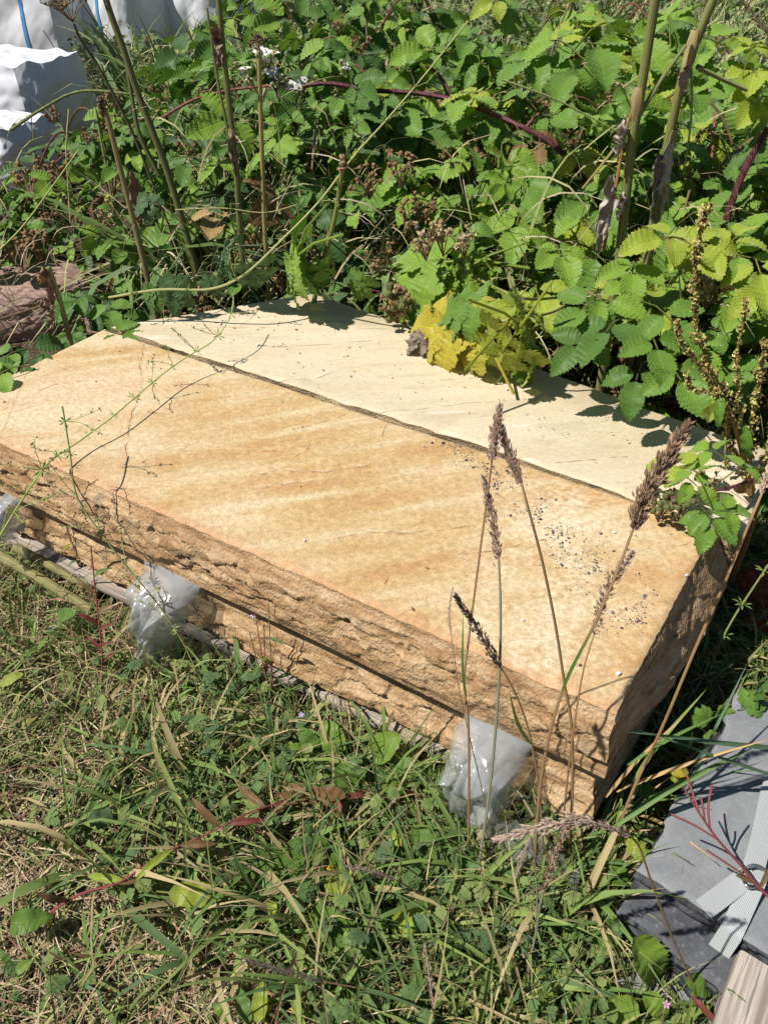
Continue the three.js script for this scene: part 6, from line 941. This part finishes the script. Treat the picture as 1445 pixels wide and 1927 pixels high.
weed('weed_plant', 'clump of green leaves against the pallet below the red seed stems', 'weed', [[B1, [600, 1410, 0.05], [560, 1370, 0.09], 'mid'], [B1, [590, 1420, 0.05], [530, 1410, 0.07], 'bright'], [B0, [640, 1420, 0.05], [610, 1355, 0.10], 'bright'], [B1, [640, 1430, 0.05], [580, 1460, 0.06], 'mid'], [B0, [700, 1425, 0.05], [745, 1385, 0.12], 'bright'], [B1, [670, 1430, 0.05], [690, 1480, 0.06], 'dark'], [B1, [560, 1440, 0.04], [510, 1450, 0.05], 'mid'], [B0, [740, 1440, 0.05], [790, 1450, 0.08], 'mid'], [B1, [720, 1450, 0.05], [700, 1500, 0.05], 'dark'], [B0, [660, 1500, 0.04], [640, 1440, 0.1], 'mid'], [B1, [760, 1500, 0.04], [720, 1470, 0.08], 'bright']]);
weed('dock_plant', 'dark red dock leaves lying in the grass before the pallet', 'dock', [[lance, [640, 1505, 0.07], [515, 1470, 0.09], 'rust'], [B2, [640, 1505, 0.07], [622, 1556, 0.05], 'red'], [lance, [640, 1502, 0.07], [705, 1490, 0.08], 'red'], [lance, [600, 1510, 0.07], [570, 1550, 0.04], 'rust'], [lance, [560, 1515, 0.06], [450, 1530, 0.06], 'rust'], [B2, [650, 1500, 0.08], [610, 1480, 0.1], 'rust']]);
weed('bramble_seedling', 'young bramble with a folded olive leaf before the slate stack', 'bramble', [[S1, [1190, 1765, 0.12], [1268, 1872, 0.06], 'bright', V3(0.2, 0.8, 0.5)], [S0, [1290, 1845, 0.09], [1360, 1865, 0.08], 'mid'], [S0, [1210, 1870, 0.06], [1270, 1927, 0.05], 'bright'], [S1, [1166, 1740, 0.06], [1100, 1790, 0.05], 'mid'], [S0, [1095, 1740, 0.05], [1042, 1775, 0.05], 'mid'], [S1, [1150, 1690, 0.06], [1095, 1715, 0.05], 'mid'], [S0, [1200, 1890, 0.05], [1122, 1920, 0.05], 'bright']]);
weed('weed_plant', 'lime green leaf at the bottom right of the lawn', 'weed', [[S0, [1060, 1835, 0.04], [972, 1870, 0.05], 'lime'], [S1, [1040, 1870, 0.03], [1000, 1910, 0.03], 'lime'], [S0, [1150, 1850, 0.03], [1110, 1880, 0.03], 'lime']]);
weed('cranesbill', 'yellow green lobed leaves between the grass and the slate corner', 'weed', [[LOB[0], [1190, 1610, 0.10], [1215, 1580, 0.12], 'lime'], [LOB[1], [1175, 1580, 0.1], [1170, 1560, 0.12], 'lime'], [LOB[2], [1150, 1640, 0.08], [1190, 1650, 0.08], 'mid'], [LOB[0], [1130, 1690, 0.06], [1160, 1700, 0.06], 'mid'], [LOB[1], [1210, 1500, 0.1], [1235, 1480, 0.12], 'mid']]);
weed('weed_plant', 'orange yellow leaf beside the top slate', 'weed', [[S0, [1262, 1455, 0.15], [1303, 1445, 0.16], 'yellow'], [S1, [1260, 1465, 0.14], [1290, 1470, 0.14], 'lime']]);
weed('weed_plant', 'green and reddish lance leaves in the bottom right corner', 'weed', [[lance, [1430, 1935, 0.1], [1378, 1862, 0.14], 'mid'], [lance, [1430, 1925, 0.1], [1400, 1890, 0.12], 'bright'], [lance, [1350, 1930, 0.1], [1300, 1870, 0.12], 'red'], [lance, [1440, 1920, 0.12], [1470, 1890, 0.12], 'mid'], [lance, [1395, 1930, 0.1], [1360, 1890, 0.12], 'red']]);
weed('weed_plant', 'shaded green weeds between the slab end and the slates', 'weed', [[LOB[0], [1330, 1360, 0.12], [1310, 1330, 0.15], 'mid'], [LOB[1], [1350, 1340, 0.12], [1380, 1350, 0.14], 'mid'], [LOB[2], [1330, 1380, 0.12], [1350, 1400, 0.12], 'bright'], [LOB[0], [1300, 1400, 0.1], [1270, 1380, 0.12], 'dark'], [LOB[1], [1400, 1330, 0.14], [1440, 1310, 0.16], 'mid'], [LOB[2], [1420, 1300, 0.14], [1440, 1280, 0.2], 'dark']]);
weed('weed_plant', 'rounded green leaf left of the left plastic', 'weed', [[B1, [108, 1170, 0.05], [135, 1150, 0.1], 'mid'], [B2, [0, 1290, 0.03], [40, 1265, 0.06], 'lime'], [B1, [60, 1180, 0.05], [50, 1160, 0.08], 'mid'], [B2, [90, 1200, 0.04], [70, 1220, 0.05], 'bright']]);
// small pink and yellow flowers
{ const m = new MB(); for (let i = 0; i < 5; i++) { const a = i / 5 * 6.283; m.quad(m.v(V3(0, 0, 0)), m.v(V3(Math.cos(a - 0.4) * 0.7, 0.1, Math.sin(a - 0.4) * 0.7)), m.v(V3(Math.cos(a), 0.15, Math.sin(a))), m.v(V3(Math.cos(a + 0.4) * 0.7, 0.1, Math.sin(a + 0.4) * 0.7))); } const fg = m.geo();
  const fl = (px, py, h, c, lab, s = 0.006) => { const p = onY(px, py, h), o = thing('wild_flower', V3(p.x, groundY(p.x, p.z), p.z), lab, 'flower'), b = new MB().color([0.2, 0.22, 0.08]); b.tube([o.position, p], 0.0008, 3); hang(o, mesh('stem', b.geo(), stalkMat, o)); const f = mesh('petals', fg, mat('petal_' + c, { color: new THREE.Color(c), roughness: 0.8 }), o); f.position.copy(p).sub(o.position); f.rotation.set(0.5, px, 0); f.scale.setScalar(s); };
  fl(80, 978, 0.16, '#c9b2e6', 'tiny lilac flower in front of the left end of the slabs'); fl(120, 985, 0.14, '#d59ac0', 'tiny pink flower beside the brownish willowherb bunch'); fl(567, 1345, 0.1, '#cdb6e4', 'tiny lilac flower by the thin red seed stems'); fl(477, 1158, 0.2, '#d8c8ee', 'tiny pale flower on the tallest red seed stem'); fl(620, 1635, 0.08, '#e0b820', 'small yellow flower over the plantain rosette'); fl(95, 1737, 0.05, '#e2b11e', 'small yellow flower by the round leaf at the lower left'); fl(563, 1763, 0.05, '#d8b62a', 'small yellow flower left of the olive dock leaves'); fl(1253, 1890, 0.12, '#d8a0cc', 'tiny pink flower at the bottom right by the young bramble'); fl(552, 1900, 0.05, '#cfc030', 'small yellow flower at the bottom edge'); fl(445, 1487, 0.06, '#e0c020', 'small yellow flower in the middle of the lawn', 0.004);
}

// alike things carry one group phrase
const GROUPS = { sandstone_slab: 'sandstone slabs of the stack', slate_slab: 'slates of the small stack', bramble_bush: 'bramble bushes behind the slabs', bulk_bag: 'white bulk bags at the top left', hogweed_stalk: 'tall hogweed stalks in the brambles', hogweed_plant: 'hogweed leaf clumps on the pale slab', seed_grass: 'grass stems with seed heads', grass_tuft: 'grass tufts round the slabs', cleavers_strand: 'cleavers strands over the slabs and brambles', plastic_wrap: 'plastic sheets round the bearers', timber_bearer: 'bearers between the slabs', wild_flower: 'tiny flowers in the lawn', willowherb: 'willowherb stems', pebble: 'pebbles on the slabs', stone_chip: 'white chips on the orange slab', plantain: 'plantains in the lawn', dock_seedling: 'dock leaves in the lawn', weed_plant: 'broad leaved weeds', fallen_stalk: 'fallen mossy stalks', broken_stone: 'rust red stones', boulder: 'reddish boulders' };
for (const o of scene.children) { const k = o.name.replace(/_\d{3}$/, ''); if (o.userData.category && GROUPS[k]) o.userData.group = GROUPS[k]; }
shadows(scene);
renderer.render(scene, camera);
